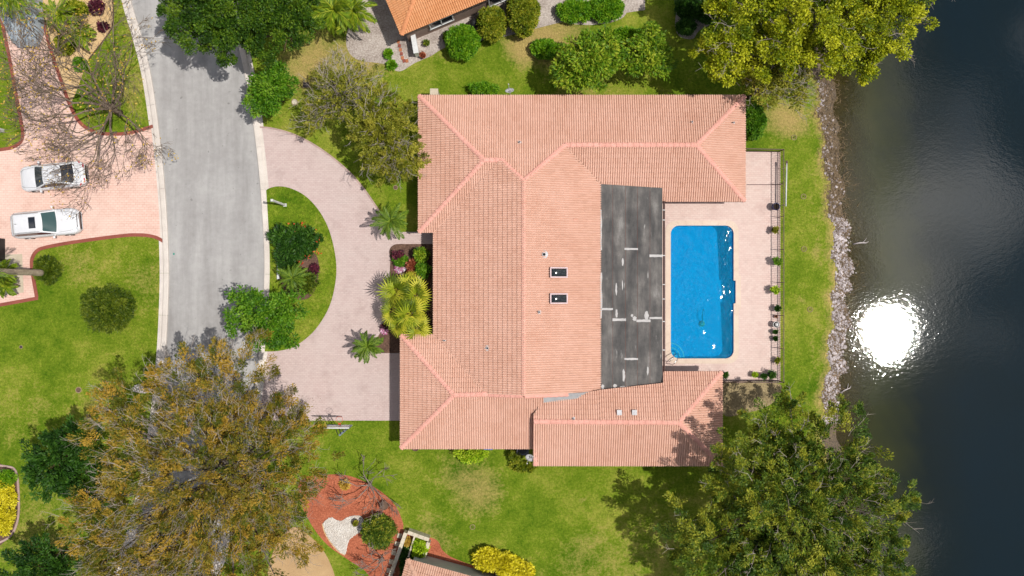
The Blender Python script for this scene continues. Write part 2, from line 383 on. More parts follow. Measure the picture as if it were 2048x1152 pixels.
# ------------------------------------------------------------------ road and kerbs
RL = catmull([(235, -120), (262, 0), (284, 75), (302, 150), (317, 250), (328, 350), (335, 450), (338, 550), (335, 650), (329, 740), (318, 840), (300, 950), (274, 1060), (245, 1152), (205, 1270)], 8)
RR = catmull([(432, -120), (456, 0), (474, 75), (491, 150), (508, 250), (519, 340), (526, 430), (530, 520), (528, 600), (521, 690), (512, 770), (499, 850), (478, 950), (450, 1060), (420, 1152), (380, 1270)], 8)
sheet('road', RL + RR[::-1], 0.006, M_road)
def kerb(pts, side):
    w = [P(x, y) for x, y in pts]
    # resample every 0.25 m
    d = [0.0]
    for a, b in zip(w, w[1:]): d.append(d[-1] + (b - a).length)
    n = int(d[-1] / 0.25); xs = np.interp(np.linspace(0, d[-1], n), d, [p.x for p in w]); ys = np.interp(np.linspace(0, d[-1], n), d, [p.y for p in w])
    tx = np.gradient(xs); ty = np.gradient(ys); ln = np.hypot(tx, ty); nxn = -ty / ln * side; nyn = tx / ln * side   # towards the road
    prof = [(-0.02, -0.05), (-0.02, 0.125), (0.06, 0.135), (0.29, 0.115), (0.305, 0.098), (0.32, 0.098), (0.335, 0.10), (0.40, 0.04), (0.66, 0.022), (0.665, -0.05)]
    root = link('kerb', None); tag(root, kind='structure')
    step = 12
    for s in range(0, n - 1, step):
        ids = list(range(s, min(s + step, n - 1) + 1)); mb = MB(); vs = []
        for q, i in enumerate(ids):
            fx = 0.0
            sh = 0.008 if q == 0 else (-0.008 if q == len(ids) - 1 else 0.0)
            for o, z in prof: vs.append((xs[i] + nxn[i] * o + tx[i] / ln[i] * sh, ys[i] + nyn[i] * o + ty[i] / ln[i] * sh, z))
        m = len(prof); fs = [(i * m + k, i * m + k + 1, (i + 1) * m + k + 1, (i + 1) * m + k) for i in range(len(ids) - 1) for k in range(m - 1)]
        fs += [tuple(range(m)), tuple(range((len(ids) - 1) * m, len(ids) * m))]
        mb.add(vs, fs); mb.obj('kerb_segment', M_kerb, root)
kerb(RL, -1); kerb(RR, 1)
# the points run down the picture, so the road lies to the left of RL's direction and to the right of RR's
M_tar = M('tar_spot', C(96, 94, 94), None, 4, 30, 0.9)

# ------------------------------------------------------------------ drives, beds, deck
def rr_at(y):
    a = np.array(RR); return float(np.interp(y, a[:, 1], a[:, 0]))
def rl_at(y):
    a = np.array(RL); return float(np.interp(y, a[:, 1], a[:, 0]))
drive = catmull([(rr_at(255) + 0.5, 255), (545, 258), (590, 271), (640, 298), (690, 337), (725, 375), (755, 418), (778, 450), (800, 464)], 5) + [(905, 464), (905, 841), (530, 841)] + [(rr_at(y) + 0.5, y) for y in range(836, 256, -12)]
sheet('driveway', drive, 0.030, M_drive)
edge_pts = catmull([(rr_at(255) + 1, 254), (545, 257), (590, 270), (640, 297), (690, 336), (725, 374), (755, 417), (778, 449), (800, 463)], 5)
M_edge = M('drive_edging', C(206, 178, 168), C(172, 146, 138), 1.5, 20, 0.85)
def ribbon(name, pts, wid, z, mat, h=0.05, parent=None, kind='structure', closed=False):
    """a narrow raised edging that follows a line"""
    w = [P(x, y) for x, y in pts]; n = len(w); vs = []; fs = []
    for i, p in enumerate(w):
        t = (w[(i + 1) % n if closed else min(i + 1, n - 1)] - w[(i - 1) % n if closed else max(i - 1, 0)]); t.z = 0
        t.normalize(); q = Vector((-t.y, t.x, 0)) * wid / 2
        for s, zz in ((1, z - h), (1, z), (-1, z), (-1, z - h)): vs.append((p.x + q.x * s, p.y + q.y * s, zz))
    for i in range(n if closed else n - 1):
        j = (i + 1) % n
        for k in range(3): fs.append((i * 4 + k, i * 4 + k + 1, j * 4 + k + 1, j * 4 + k))
    mb = MB(); mb.add(vs, fs); o = mb.obj(name, mat, parent)
    if parent is None and kind: o['kind'] = kind
    return o
ribbon('driveway_edging', edge_pts, 0.12, 0.045, M_edge)
ISL = catmull([(rr_at(392) + 3, 392), (535, 379), (556, 373), (582, 377), (612, 393), (640, 424), (660, 465), (672, 520), (671, 565), (658, 615), (630, 660), (594, 690), (562, 701), (rr_at(703) + 5, 703)], 6) + [(rr_at(y) + 1.5, y) for y in range(698, 394, -10)]
sheet('grass_island', ISL, 0.075, M_grass, thick=0.08)
sheet('island_bed', catmull([(556, 498), (580, 492), (612, 498), (634, 512), (638, 545), (628, 585), (606, 600), (580, 590), (560, 560)], 6, True), 0.083, M_mulch, thick=0.006)
BED = catmull([(781, 520), (779, 500), (790, 489), (812, 488)], 5) + [(880, 488), (880, 716)] + [(800, 706), (752, 706)] + catmull([(745, 700), (752, 680), (772, 645), (780, 600), (779, 560)], 5)
sheet('planting_bed', BED, 0.050, M_mulch, thick=0.03)
# the drive and bed to the west of the road
D2 = [(-60, -120), (52, -120), (76, 0)] + catmull([(90, 55), (105, 110), (122, 160), (141, 212), (160, 245), (185, 262), (215, 268), (260, 266), (rl_at(250) - 2, 250)], 5) + [(rl_at(y) - 2, y) for y in range(262, 484, 12)] + \
     catmull([(rl_at(486) - 2, 486), (310, 474), (280, 470), (240, 472), (150, 484), (95, 494), (74, 502), (64, 520), (65, 545)], 5) + [(74, 597), (-60, 622)] + [(-60, 305), (5, 299)] + catmull([(25, 295), (42, 284), (46, 265), (42, 240)], 5) + [(22, 130), (4, 40), (-12, -40)]
sheet('driveway', D2, 0.030, M_drive2)
W2 = 0.24
ribbon('driveway_border', catmull([(52, -120), (76, 0), (90, 55), (105, 110), (122, 160), (141, 212), (160, 245), (185, 262), (215, 268), (260, 266), (rl_at(250) - 3, 250)], 5), W2, 0.042, M_border)
ribbon('driveway_border', [(rl_at(y) - 5, y) for y in range(256, 486, 10)], W2, 0.046, M_border)
ribbon('driveway_border', catmull([(rl_at(486) - 4, 486), (310, 474), (280, 470), (240, 472), (150, 484), (95, 494), (74, 502), (64, 520), (65, 545)], 5) + [(74, 595)], W2, 0.050, M_border)
ribbon('driveway_border', [(77, 596), (-60, 621)], W2, 0.054, M_border)
ribbon('driveway_border', [(-14, -40), (4, 40), (22, 130)] + catmull([(42, 240), (46, 265), (42, 284), (25, 295), (5, 299)], 5) + [(-60, 305)], W2, 0.050, M_border)
sheet('garden_bed', [(82, 0), (74, -80), (215, -80)] + catmull([(222, -30), (227, 20), (224, 55), (205, 84), (178, 118), (150, 190), (140, 205)], 5) + [(122, 152), (106, 100)], 0.014, M_tan)
M_edgedark = M('dark_edging', C(110, 84, 66), None, 2, 20, 0.9)
ribbon('bed_edging', catmull([(222, -30), (227, 20), (224, 55), (205, 84), (178, 118)], 5), 0.07, 0.06, M_edgedark)
sheet('entry_paving', [(-60, 512), (45, 508), (48, 585), (-60, 600)], 0.036, M_conc)
# the beds of the other neighbours
sheet('gravel_bed', catmull([(735, -60), (705, 30), (692, 85), (712, 118), (768, 128), (798, 143), (830, 126), (862, 112), (900, 92), (1000, 75), (1060, 60)], 5) + [(1120, 45), (1290, 20), (1290, -60)], 0.010, M_gravel)
sheet('gravel_path', catmull([(1110, 14), (1112, 32), (1135, 46), (1180, 50), (1225, 44), (1252, 28), (1256, -10)], 5) + [(1290, -30), (1110, -30)], 0.016, M_gravel)
sheet('gravel_path', catmull([(1345, -20), (1352, 20), (1350, 50), (1358, 72), (1385, 78), (1400, 60), (1440, 40), (1470, 20), (1470, -20)], 5), 0.016, M_gravel)
sheet('mulch_bed', catmull([(600, 962), (640, 950), (700, 952), (755, 978), (790, 1010), (806, 1045), (812, 1064), (870, 1078), (885, 1100), (905, 1115), (945, 1130), (1010, 1150), (1020, 1230), (760, 1230), (738, 1152), (700, 1122), (655, 1090), (622, 1048), (600, 1000)], 5, True), 0.012, M_redmulch)
sheet('beige_driveway', catmull([(560, 1235), (535, 1160), (548, 1100), (570, 1066), (590, 1054), (612, 1066), (640, 1092), (660, 1125), (672, 1165), (676, 1235)], 6, True), 0.016, M_beige)
sheet('bare_soil', catmull([(1440, 755), (1500, 764), (1560, 768), (1556, 795), (1530, 815), (1490, 826), (1446, 828)], 5, True), 0.012, M_soil)
sheet('hedge_bed', catmull([(-30, 930), (10, 932), (32, 942), (38, 990), (36, 1040), (18, 1075), (-30, 1095)], 5, True), 0.012, M_mulch)
ribbon('bed_edging', catmull([(-30, 930), (10, 932), (32, 942), (38, 990), (36, 1040), (18, 1075), (-30, 1095)], 5), 0.14, 0.06, M_edge)

# pool deck with the hole for the pool
def rrect(x0, y0, x1, y1, r, n=6):
    out = []
    for cx, cy, a0 in ((x1 - r, y0 + r, -90), (x1 - r, y1 - r, 0), (x0 + r, y1 - r, 90), (x0 + r, y0 + r, 180)):
        for k in range(n + 1):
            t = math.radians(a0 + 90 * k / n); out.append((cx + r * math.cos(t), cy + r * math.sin(t)))
    return out
def poolring(g):
    r = rrect(1340 - g, 450 - g, 1468 + g, 718 + g, 17 + g * 0.5)
    # the recess with the swim-out in the long east side
    k = 7; return r[:k] + [(1468 + g, 560 - g), (1472 + g, 560 - g), (1472 + g, 608 + g), (1468 + g, 608 + g)] + r[k:]
sheet('pool_deck', [(1180, 304), (1560, 304), (1560, 763), (1430, 763), (1430, 800), (1180, 800)], 0.060, M_deck, holes=[poolring(9)[::-1]], thick=0.07)

# ------------------------------------------------------------------ tiled roofs
def tilemat(name, c0, c1, c2):
    m, nt, b = newmat(name)
    at = nd(nt, 'ShaderNodeAttribute', attribute_name='tint')
    a = noise(nt, 0.5, 4); f = noise(nt, 12, 3, 0.7)
    fac = mth(nt, 'ADD', mth(nt, 'MULTIPLY', at.outputs['Fac'], 0.16), mth(nt, 'ADD', mth(nt, 'MULTIPLY', a, 0.54), mth(nt, 'MULTIPLY', f, 0.3)))
    c = ramp(nt, fac, [(0.22, c0), (0.5, c1), (0.8, c2)])
    st = noise(nt, 2.5, 5, 0.75); k = nd(nt, 'ShaderNodeMapRange', {1: 0.60, 2: 0.78, 3: 0.0, 4: 0.5}); nt.links.new(st, k.inputs[0])
    c = mixc(nt, k.outputs[0], c, dim(c0, 0.62))
    nt.links.new(c, b.inputs['Base Color']); b.inputs['Roughness'].default_value = 0.78; b.inputs['Specular IOR Level'].default_value = 0.25
    bump(nt, b, f, 0.004)
    return m
M_tile = tilemat('clay_roof_tiles', C(202, 153, 130, .82), C(217, 172, 151, .82), C(227, 184, 165, .82))
M_tile_top = tilemat('orange_roof_tiles', C(208, 138, 88), C(232, 164, 112), C(240, 180, 132))
M_tile_bot = tilemat('dusty_roof_tiles', C(196, 146, 122), C(222, 176, 152), C(232, 194, 172))
M_ridge = M('ridge_tile_clay', C(234, 174, 158, .82), C(214, 152, 136, .82), 2.0, 20, 0.75, 0.003)
M_ridge_top = M('ridge_tile_orange', C(236, 160, 110), C(210, 136, 90), 2.0, 20, 0.75, 0.003)
M_fascia = M('fascia_board', C(150, 104, 92), C(118, 78, 70), 2, 20, 0.8)
M_stucco = M('cream_stucco', C(226, 206, 184), C(204, 182, 160), 0.8, 40, 0.9, 0.004)
ROLL, COURSE = 0.155, 0.335
def tile_slope(parent, poly, down, mat, name='roof_tiles'):
    """real S-profile courses over one convex roof plane; poly = world points, down = world direction of fall"""
    pts = [Vector(p) for p in poly]; c = sum(pts, Vector()) / len(pts)
    n = Vector()
    for i in range(len(pts)):
        a, b = pts[i] - c, pts[(i + 1) % len(pts)] - c; n += a.cross(b)
    n.normalize()
    if n.z < 0: n = -n
    d = Vector(down); v = (-(d - n * d.dot(n))).normalized(); u = v.cross(n).normalized()
    o = Vector((0, 0, 0)); o = o - n * (o - c).dot(n)        # shared origin on the plane: courses of split planes line up
    U = [(p - o).dot(u) for p in pts]; V = [(p - o).dot(v) for p in pts]
    vmin = min(V)
    i0, i1 = math.floor(min(U) / ROLL) - 1, math.ceil(max(U) / ROLL) + 1
    j0, j1 = 0, math.ceil((max(V) - vmin) / COURSE) + 1
    prof = [(0.0, -0.022), (0.030, -0.022), (0.040, 0.036), (0.082, 0.058), (0.130, 0.042), (0.153, -0.018)]
    m = len(prof); ncol = i1 - i0; nr = j1 - j0
    uu = (np.arange(i0, i1)[:, None] * ROLL + np.array([q[0] for q in prof])[None, :]).reshape(-1); uu = np.append(uu, i1 * ROLL)
    hh = np.tile(np.array([q[1] for q in prof]), ncol); hh = np.append(hh, 0.0)
    nu = len(uu); VV = []; TT = []
    r2 = np.random.default_rng(abs(int(c.x * 100 + c.y * 37)) + 5)
    O, Ua, Va, Na = (np.array(q) for q in (o, u, v, n))
    for j in range(j0, j1):
        vb = vmin + j * COURSE - 0.03
        tint = np.repeat(r2.random(ncol), m); tint = np.append(tint, tint[-1])
        jit = np.repeat(r2.normal(0, 0.0035, ncol), m); jit = np.append(jit, 0)
        for dv, dz in ((0.0, -0.030), (0.0, 0.052), (COURSE + 0.004, 0.0)):
            VV.append(O + uu[:, None] * Ua + (vb + dv) * Va + ((hh if dz > -0.01 else hh * 0) + dz + 0.035 + (jit if dz > 0 else 0))[:, None] * Na); TT.append(tint)
    co = np.concatenate(VV); tt = np.concatenate(TT)
    k = np.arange(nu - 1); fs = []
    for j in range(nr):
        for r in (0, 1):
            b = (j * 3 + r) * nu
            fs.append(np.stack([b + k, b + k + 1, b + nu + k + 1, b + nu + k], 1))
    fs = np.concatenate(fs)
    me = bpy.data.meshes.new(name); me.from_pydata(co.tolist(), [], fs.tolist())
    bm = bmesh.new(); bm.from_mesh(me)
    ly = bm.verts.layers.float.new('tint')
    bm.verts.ensure_lookup_table()
    for q, vert in enumerate(bm.verts): vert[ly] = tt[q]
    for i in range(len(pts)):
        a, b = pts[i], pts[(i + 1) % len(pts)]
        pn = (b - a).cross(n).normalized()
        if (c - a).dot(pn) > 0: pn = -pn
        bmesh.ops.bisect_plane(bm, geom=bm.verts[:] + bm.edges[:] + bm.faces[:], plane_co=a + pn * 0.03, plane_no=pn, clear_outer=True)
    bm.to_mesh(me); bm.free(); me.materials.append(mat)
    ob = link(name, me, parent); ob['kind'] = 'stuff'
    return ob
def ridge_mesh(name, mat):
    L, n = 0.43, 7; vs = []; fs = []
    for x, r in ((0, 0.185), (L, 0.150)):
        for k in range(n):
            t = math.pi * k / (n - 1); vs.append((x, math.cos(t) * r, math.sin(t) * r * 0.62 + (0.007 if x == 0 else -0.007)))
    for k in range(n - 1): fs.append((k, k + 1, n + k + 1, n + k))
    fs.append(tuple(range(n))); fs.append(tuple(range(2 * n - 1, n - 1, -1)))
    mb = MB(); mb.add(vs, fs); return mb.mesh(name, mat, False)
def ridge_line(parent, me, a, b, lift=0.03, step=0.38):
    a, b = Vector(a), Vector(b)
    if a.z > b.z: a, b = b, a                       # lower end first, each tile laps the one below
    d = b - a; n = max(1, round(d.length / step)); q = d.to_track_quat('X', 'Z')
    for i in range(n):
        o = link('ridge_tile', me, parent)
        o.location = a + d * (i / n) + Vector((0, 0, lift)); o.rotation_mode = 'QUATERNION'; o.rotation_quaternion = q
        s = d.length / n / 0.40; o.scale = (s * 1.05, 1 + random.uniform(-.03, .03), 1)
def deck_base(parent, polys, mat, name='roof', th=0.14):
    mb = MB()
    for poly in polys:
        n = len(poly); up = [Vector(p) + Vector((0, 0, -0.004)) for p in poly]; lo = [Vector(p) - Vector((0, 0, th)) for p in poly]
        mb.add(up + lo, [tuple(range(n)), tuple(range(2 * n - 1, n - 1, -1))] + [(i, i + n, (i + 1) % n + n, (i + 1) % n) for i in range(n)])
    return mb.obj(name, mat, parent)

EZ, K3 = 2.30, 0.30
def up(dist_px): return EZ + K3 * dist_px / PPM
zA = up(128); zM = up(179); zE = up(98); zG = up(106); zB = up(87) + 0.30
zX = zM - K3 * 153 / PPM
def Q(x, y, z): return P(x, y, z)
A1, A2, A3, A4 = Q(838, 192, EZ), Q(838, 464, EZ), Q(968, 320, zA), Q(1002, 320, zA)
M1, M2 = Q(1047, 362, up(174)), Q(1047, 790, up(174))
V1 = Q(868, 464, EZ); V2 = Q(868, 670, EZ); V3 = Q(975, 788, zG)
E1, E2 = Q(1130, 290, zE), Q(1393, 290, zE)
N1, N2 = Q(1489, 192, EZ), Q(1489, 402, zE - K3 * 112 / PPM)
X1, X2 = Q(1200, 368, zX), Q(1200, 783, zX)
G1, G2, G3 = Q(802, 670, EZ), Q(802, 896, EZ), Q(908, 790, zG)
zBN = zB - K3 * 100 / PPM
B1, B2, B3, B4 = Q(1068, 843, zB), Q(1357, 845, zB), Q(1443, 930, EZ + 0.30), Q(1068, 930, EZ + 0.30)
B5 = Q(1443, 744, zBN)
house = thing('house', 'single storey house with salmon clay tile hip roofs and grey flat roof beside the pool', 'house')
wz = lambda a, b, t: a + (b - a) * t
# planes: (convex polygons in pixels with height by distance to their eave, fall direction)
def pl(pts, fz): return [Q(x, y, fz(x, y)) for x, y in pts]
fN = lambda x, y: EZ + K3 * (y - 192) / PPM
fW = lambda x, y: EZ + K3 * (x - 868) / PPM
fWh = lambda x, y: EZ + K3 * (x - 838) / PPM
fE = lambda x, y: zM - K3 * (x - 1047) / PPM
fES = lambda x, y: zE - K3 * (y - 290) / PPM
fGs = lambda x, y: EZ + K3 * (896 - y) / PPM
planes = [
    (pl([(838, 192), (968, 320), (1002, 320), (1002, 192)], fN), (0, 1, 0)),
    (pl([(1002, 192), (1002, 320), (1047, 362), (1130, 290), (1130, 192)], fN), (0, 1, 0)),
    (pl([(1130, 192), (1130, 290), (1393, 290), (1489, 192)], fN), (0, 1, 0)),
    ([A1, A3, A2], (-1, 0, 0)),
    ([A2, V1, A4, A3], (0, -1, 0)),
    (pl([(868, 464), (868, 670), (975, 788), (1047, 790), (1047, 362), (1002, 320)], fW), (-1, 0, 0)),
    (pl([(1047, 362), (1130, 290), (1200, 368), (1200, 783), (1047, 790)], fE), (1, 0, 0)),
    ([E1, X1, Q(1325, 376, zX), N2 + (E2 - E2), E2], (0, -1, 0)),
    ([N1, E2, N2], (1, 0, 0)),
    ([G1, G3, G2], (-1, 0, 0)),
    ([G1, V2, V3, G3], (0, 1, 0)),
    (pl([(908, 790), (1068, 790), (1068, 896), (802, 896)], fGs), (0, -1, 0)),
    (pl([(1068, 790), (1086, 790), (1086, 829), (1068, 829)], fGs), (0, -1, 0)),
    ([B1, B2, B3, B4], (0, -1, 0)),
    ([B2, B5, B3], (1, 0, 0)),
]
fES_ = lambda x, y: zE - K3 * (y - 290) / PPM
planes[7] = (pl([(1130, 290), (1200, 368), (1328, 402), (1489, 402), (1393, 290)], fES_), (0, -1, 0))
fBN = lambda x, y: zB - K3 * (843 - y) / PPM
planes.append((pl([(1068, 829), (1086, 803), (1200, 781), (1325, 768), (1330, 744), (1443, 744), (1357, 845), (1068, 843)], fBN), (0, 1, 0)))
# that last plane is not convex: split it
planes.pop()
planes.append((pl([(1068, 829), (1086, 803), (1200, 781), (1200, 843), (1068, 843)], fBN), (0, 1, 0)))
planes.append((pl([(1200, 781), (1327, 767), (1327, 844), (1200, 843)], fBN), (0, 1, 0)))
planes.append((pl([(1327, 744), (1443, 744), (1357, 845), (1327, 844)], fBN), (0, 1, 0)))
roof = deck_base(house, [p for p, _ in planes], M_fascia)
for poly, dn in planes: tile_slope(roof, poly, dn, M_tile)
RM = ridge_mesh('ridge_tile', M_ridge)
for a, b in ((A1, A3), (A2, A3), (A3, A4), (A4, M1), (M1, M2), (E1, M1), (E1, E2), (E2, N1), (E2, N2), (G1, G3), (G2, G3), (G3, V3), (B1, B2), (B2, B3), (B2, B5)):
    ridge_line(roof, RM, a, b)
ridge_line(roof, RM, Q(1071, 930, EZ + 0.30), Q(1071, 832, zB - 0.12))
ridge_line(roof, RM, Q(978, 789, zG + 0.03), Q(1044, 791, up(174)), 0.0)
ridge_line(roof, RM, Q(1198, 785, zX), Q(1050, 792, up(174)), 0.0)
# walls (set back under the eaves), each wing a wall block
def wing(x0, y0, x1, y1, z=EZ, ins=0.55, top=None, door=None):
    a, b = P(x0, y0, z), P(x1, y1, z); mb = MB()
    xa, xb, ya, yb = a.x + ins, b.x - ins, b.y + ins, a.y - ins
    mb.box(((xa + xb) / 2, (ya + yb) / 2, z / 2 - 0.08), (xb - xa, yb - ya, z - 0.16)); return mb.obj('wall', M_stucco, house)
wing(838, 192, 1489, 402); wing(838, 300, 1060, 464, EZ - 0.004, 0.554); wing(868, 440, 1200, 800, EZ - 0.008); wing(802, 670, 1090, 896, EZ - 0.002, 0.557); wing(1068, 790, 1443, 930, EZ + 0.12, 0.56)
M_door = M('white_garage_door', C(228, 224, 216), C(206, 200, 192), 1.5, 20, 0.6)
gx = P(802, 780, EZ).x + 0.557
gd = MB().box((gx - 0.03, P(802, 772).y, 1.05), (0.05, 4.9, 2.1)).obj('garage_door', M_door, house)
for r in range(4):
    for q in range(4):
        MB().box((gx - 0.065, P(802, 772).y + (q - 1.5) * 1.2, 0.28 + r * 0.51), (0.02, 1.1, 0.42)).obj('panel', M_door, gd, bevel=0.008)
# gable walls that close the ends above the lower roofs
mb = MB(); y = M2.y + 0.05
mb.add([(V3.x + 0.15, y, zG - 0.3), (X2.x - 0.1, y, zX - 0.35), (X2.x - 0.1, y, zX - 0.1), (M2.x, y, M2.z - 0.12), (V3.x + 0.15, y, zG - 0.05)], [(0, 1, 2, 3, 4)]); mb.obj('gable_wall', M_stucco, house)
mb = MB(); x = B1.x + 0.05
mb.add([(x, B4.y + 0.3, EZ - 0.2), (x, B1.y + 0.3, EZ + 0.2), (x, B1.y + 0.4, zB - 0.25), (x, B1.y, zB - 0.10), (x, B4.y + 0.05, EZ + 0.18)], [(0, 1, 2, 3, 4)]); mb.obj('gable_wall', M_stucco, house)
# ---- flat roof: felt sheets side by side with seams, sealed joints
def feltmat():
    m, nt, b = newmat('grey_roof_felt')
    g = nd(nt, 'ShaderNodeNewGeometry'); mp = nd(nt, 'ShaderNodeMapping', {'Scale': (1.6, 0.35, 1)}); nt.links.new(g.outputs['Position'], mp.inputs[0])
    a = noise(nt, 0.9, 5, 0.62, mp.outputs[0]); f = noise(nt, 30, 3, 0.7); w = noise(nt, 1.1, 6, 0.68)
    fac = mth(nt, 'ADD', mth(nt, 'MULTIPLY', a, 0.55), mth(nt, 'ADD', mth(nt, 'MULTIPLY', w, 0.3), mth(nt, 'MULTIPLY', f, 0.15)))
    c = ramp(nt, fac, [(0.38, C(56, 54, 54)), (0.48, C(86, 83, 81)), (0.56, C(112, 107, 103)), (0.65, C(150, 146, 142))])
    wp = noise(nt, 1.6, 5, 0.6, mp.outputs[0]); k = nd(nt, 'ShaderNodeMapRange', {1: 0.655, 2: 0.72, 3: 0.0, 4: 0.8}); nt.links.new(wp, k.inputs[0])
    c = mixc(nt, k.outputs[0], c, C(188, 184, 180))
    nt.links.new(c, b.inputs['Base Color']); b.inputs['Roughness'].default_value = 0.75; bump(nt, b, f, 0.004)
    return m
M_felt = feltmat(); M_seal = M('white_sealant', C(214, 210, 208), C(186, 182, 180), 3, 20, 0.7)
zF0, zF1 = zX + 0.10, zX - 0.02
def fz(x): return zF0 + (zF1 - zF0) * (x - 1201) / 124.0
top = lambda x: 368 + 8 * (x - 1201) / 124.0
bot = lambda x: 781 - 12 * (x - 1201) / 124.0
fr = MB(); pz = [Q(1201, top(1201), fz(1201)), Q(1325, top(1325), fz(1325)), Q(1325, bot(1325), fz(1325)), Q(1201, bot(1201), fz(1201))]
fr.add([p - Vector((0, 0, 0.01)) for p in pz] + [p - Vector((0, 0, 0.16)) for p in pz], [(3, 2, 1, 0), (4, 5, 6, 7), (0, 1, 5, 4), (1, 2, 6, 5), (2, 3, 7, 6), (3, 0, 4, 7)])
flat = fr.obj('flat_roof', M_fascia, house)
seams = [1201, 1225.5, 1251, 1275, 1300, 1325]
for s in range(5):
    xa, xb = seams[s] + (0.0 if s == 0 else 0.35), seams[s + 1] - 0.35; mb = MB(); lz = Vector((0, 0, 0.004 + 0.006 * (s % 2)))
    p = [Q(xa, top(xa), fz(xa)) + lz, Q(xb, top(xb), fz(xb)) + lz, Q(xb, bot(xb), fz(xb)) + lz, Q(xa, bot(xa), fz(xa)) + lz]
    mb.add(p + [q - Vector((0, 0, 0.02)) for q in p], [(3, 2, 1, 0), (0, 1, 5, 4), (1, 2, 6, 5), (2, 3, 7, 6), (3, 0, 4, 7)]); mb.obj('felt_sheet', M_felt, flat)
def smear(x0, y0, x1, y1, wob=0.7, z=0.016):
    """a hand-trowelled strip of sealant with an uneven outline"""
    n = 9; pts = []
    hor = abs(x1 - x0) > abs(y1 - y0)
    for k in range(n): pts.append((x0 + (x1 - x0) * k / (n - 1), y0 + random.uniform(-wob, wob) * 0.6))
    for k in range(n): pts.append((x1 - (x1 - x0) * k / (n - 1), y1 + random.uniform(-wob, wob) * 0.6))
    if not hor and abs(y1 - y0) < 40:
        cx_, cy_ = (x0 + x1) / 2, (y0 + y1) / 2
        pts = [(cx_ + (x1 - x0) * .62 * math.cos(t) * random.uniform(.55, 1.2), cy_ + (y1 - y0) * .52 * math.sin(t) * random.uniform(.75, 1.1)) for t in np.linspace(0, 6.0, 16)]
    elif not hor:
        pts = [(x0 + random.uniform(-wob, wob) * 0.6, y0 + (y1 - y0) * k / (n - 1)) for k in range(n)] + [(x1 + random.uniform(-wob, wob) * 0.6, y1 - (y1 - y0) * k / (n - 1)) for k in range(n)]
    v = [Q(x, y, fz(x) + z) for x, y in pts]; mb = MB(); nn = len(v)
    mb.add(v + [q - Vector((0, 0, 0.014)) for q in v], [tuple(range(nn))] + [(i, (i + 1) % nn, (i + 1) % nn + nn, i + nn) for i in range(nn)])
    mb.obj('sealant_strip', M_seal, flat)
for a in ((1249, 496, 1276, 500), (1299, 509, 1325, 514), (1201, 616, 1226, 620), (1225, 637, 1252, 642), (1273, 639, 1301, 644), (1299, 634, 1324, 638), (1249, 716, 1276, 720)): smear(*a)
for a in ((1200.5, 420, 1203.5, 500), (1200.5, 545, 1204, 636)): smear(*a, wob=1.2)
for a in ((1244, 515, 1247, 532), (1231, 565, 1234, 590), (1231, 618, 1235, 636), (1245, 738, 1250, 764), (1244, 560, 1246, 580), (1290, 622, 1297, 640), (1266, 632, 1273, 642), (1203, 768, 1208, 780), (1262, 628, 1266, 634), (1294, 732, 1297, 750), (1226, 768, 1233, 776), (1240, 772, 1256, 776)): smear(*a, wob=1.3, z=0.013)
M_flash = M('grey_flashing', C(192, 192, 192), C(158, 158, 160), 1.5, 20, 0.6)
mb = MB(); v = [Q(1086, 789, zG + 0.02), Q(1158, 786, zG - 0.1), Q(1200, 781, zX + 0.05), Q(1188, 787, zX), Q(1155, 797, fBN(1155, 797) + .08), Q(1120, 803, fBN(1120, 803) + .08), Q(1086, 806, fBN(1086, 806) + .08)]
mb.add(v + [p - Vector((0, 0, 0.3)) for p in v], [tuple(range(7))] + [(i, (i + 1) % 7, (i + 1) % 7 + 7, i + 7) for i in range(7)]); mb.obj('flashing', M_flash, house)
# gutters along the patio side
M_gut = M('dark_gutter', C(92, 62, 58), C(66, 44, 42), 2, 20, 0.6); M_white = M('white_paint', C(240, 240, 238), C(222, 222, 220), 2, 20, 0.5)
gut = MB().tube([Q(1328, 402, zX - 0.10), Q(1328, 746, zX - 0.10)], 0.07, 8).obj('gutter', M_gut, house)
for y in (420, 440, 511, 569, 598, 643, 700): MB().box(Q(1327.5, y, zX - 0.02), (0.16, 0.05, 0.03)).obj('bracket', M_white, gut)
MB().tube([Q(1328, 743.5, zBN - 0.04), Q(1444, 743.5, zBN - 0.04)], 0.05, 8).obj('gutter', M_gut, house)
MB().tube([Q(1330, 403, N2.z - 0.06), Q(1490, 403, N2.z - 0.06)], 0.05, 8).obj('gutter', M_gut, house)
for y in (411, 480, 560, 640, 735): MB().box((P(1320, y, zX).x, P(1320, y, zX).y, zX / 2 - 0.05), (0.14, 0.14, zX - 0.2)).obj('patio_post', M_white, house)
# roof lights
M_sky = None
m, nt, b = newmat('dark_skylight_dome'); b.inputs['Base Color'].default_value = (0.02, 0.024, 0.026, 1); b.inputs['Roughness'].default_value = 0.12; M_sky = m
M_skf = M('pink_white_frame', C(232, 206, 208), C(214, 184, 186), 2, 20, 0.5)
def skylight(px, py):
    z = fE(px, py) + 0.05; c = Q(px, py, z); tilt = math.atan(K3)
    sk = MB().box((0, 0, 0.10), (1.22, 0.66, 0.24)).obj('skylight', M_gut, house, loc=c, rot=(0, tilt, 0))
    fr = MB()
    for dx, dy, sx, sy in ((0, 0.31, 1.24, 0.09), (0, -0.31, 1.24, 0.09), (0.585, 0, 0.09, 0.53), (-0.585, 0, 0.09, 0.53)): fr.box((dx, dy, 0.235), (sx, sy, 0.05))
    fr.obj('frame', M_skf, sk, bevel=0.01)
    def dome(u, v):
        x, y = (u - 0.5) * 1.07, (v - 0.5) * 0.52; return (x, y, 0.24 + 0.13 * (1 - (2 * u - 1) ** 4) * (1 - (2 * v - 1) ** 4))
    MB().grid(dome, 12, 8).obj('dome', M_sky, sk, smooth=True)
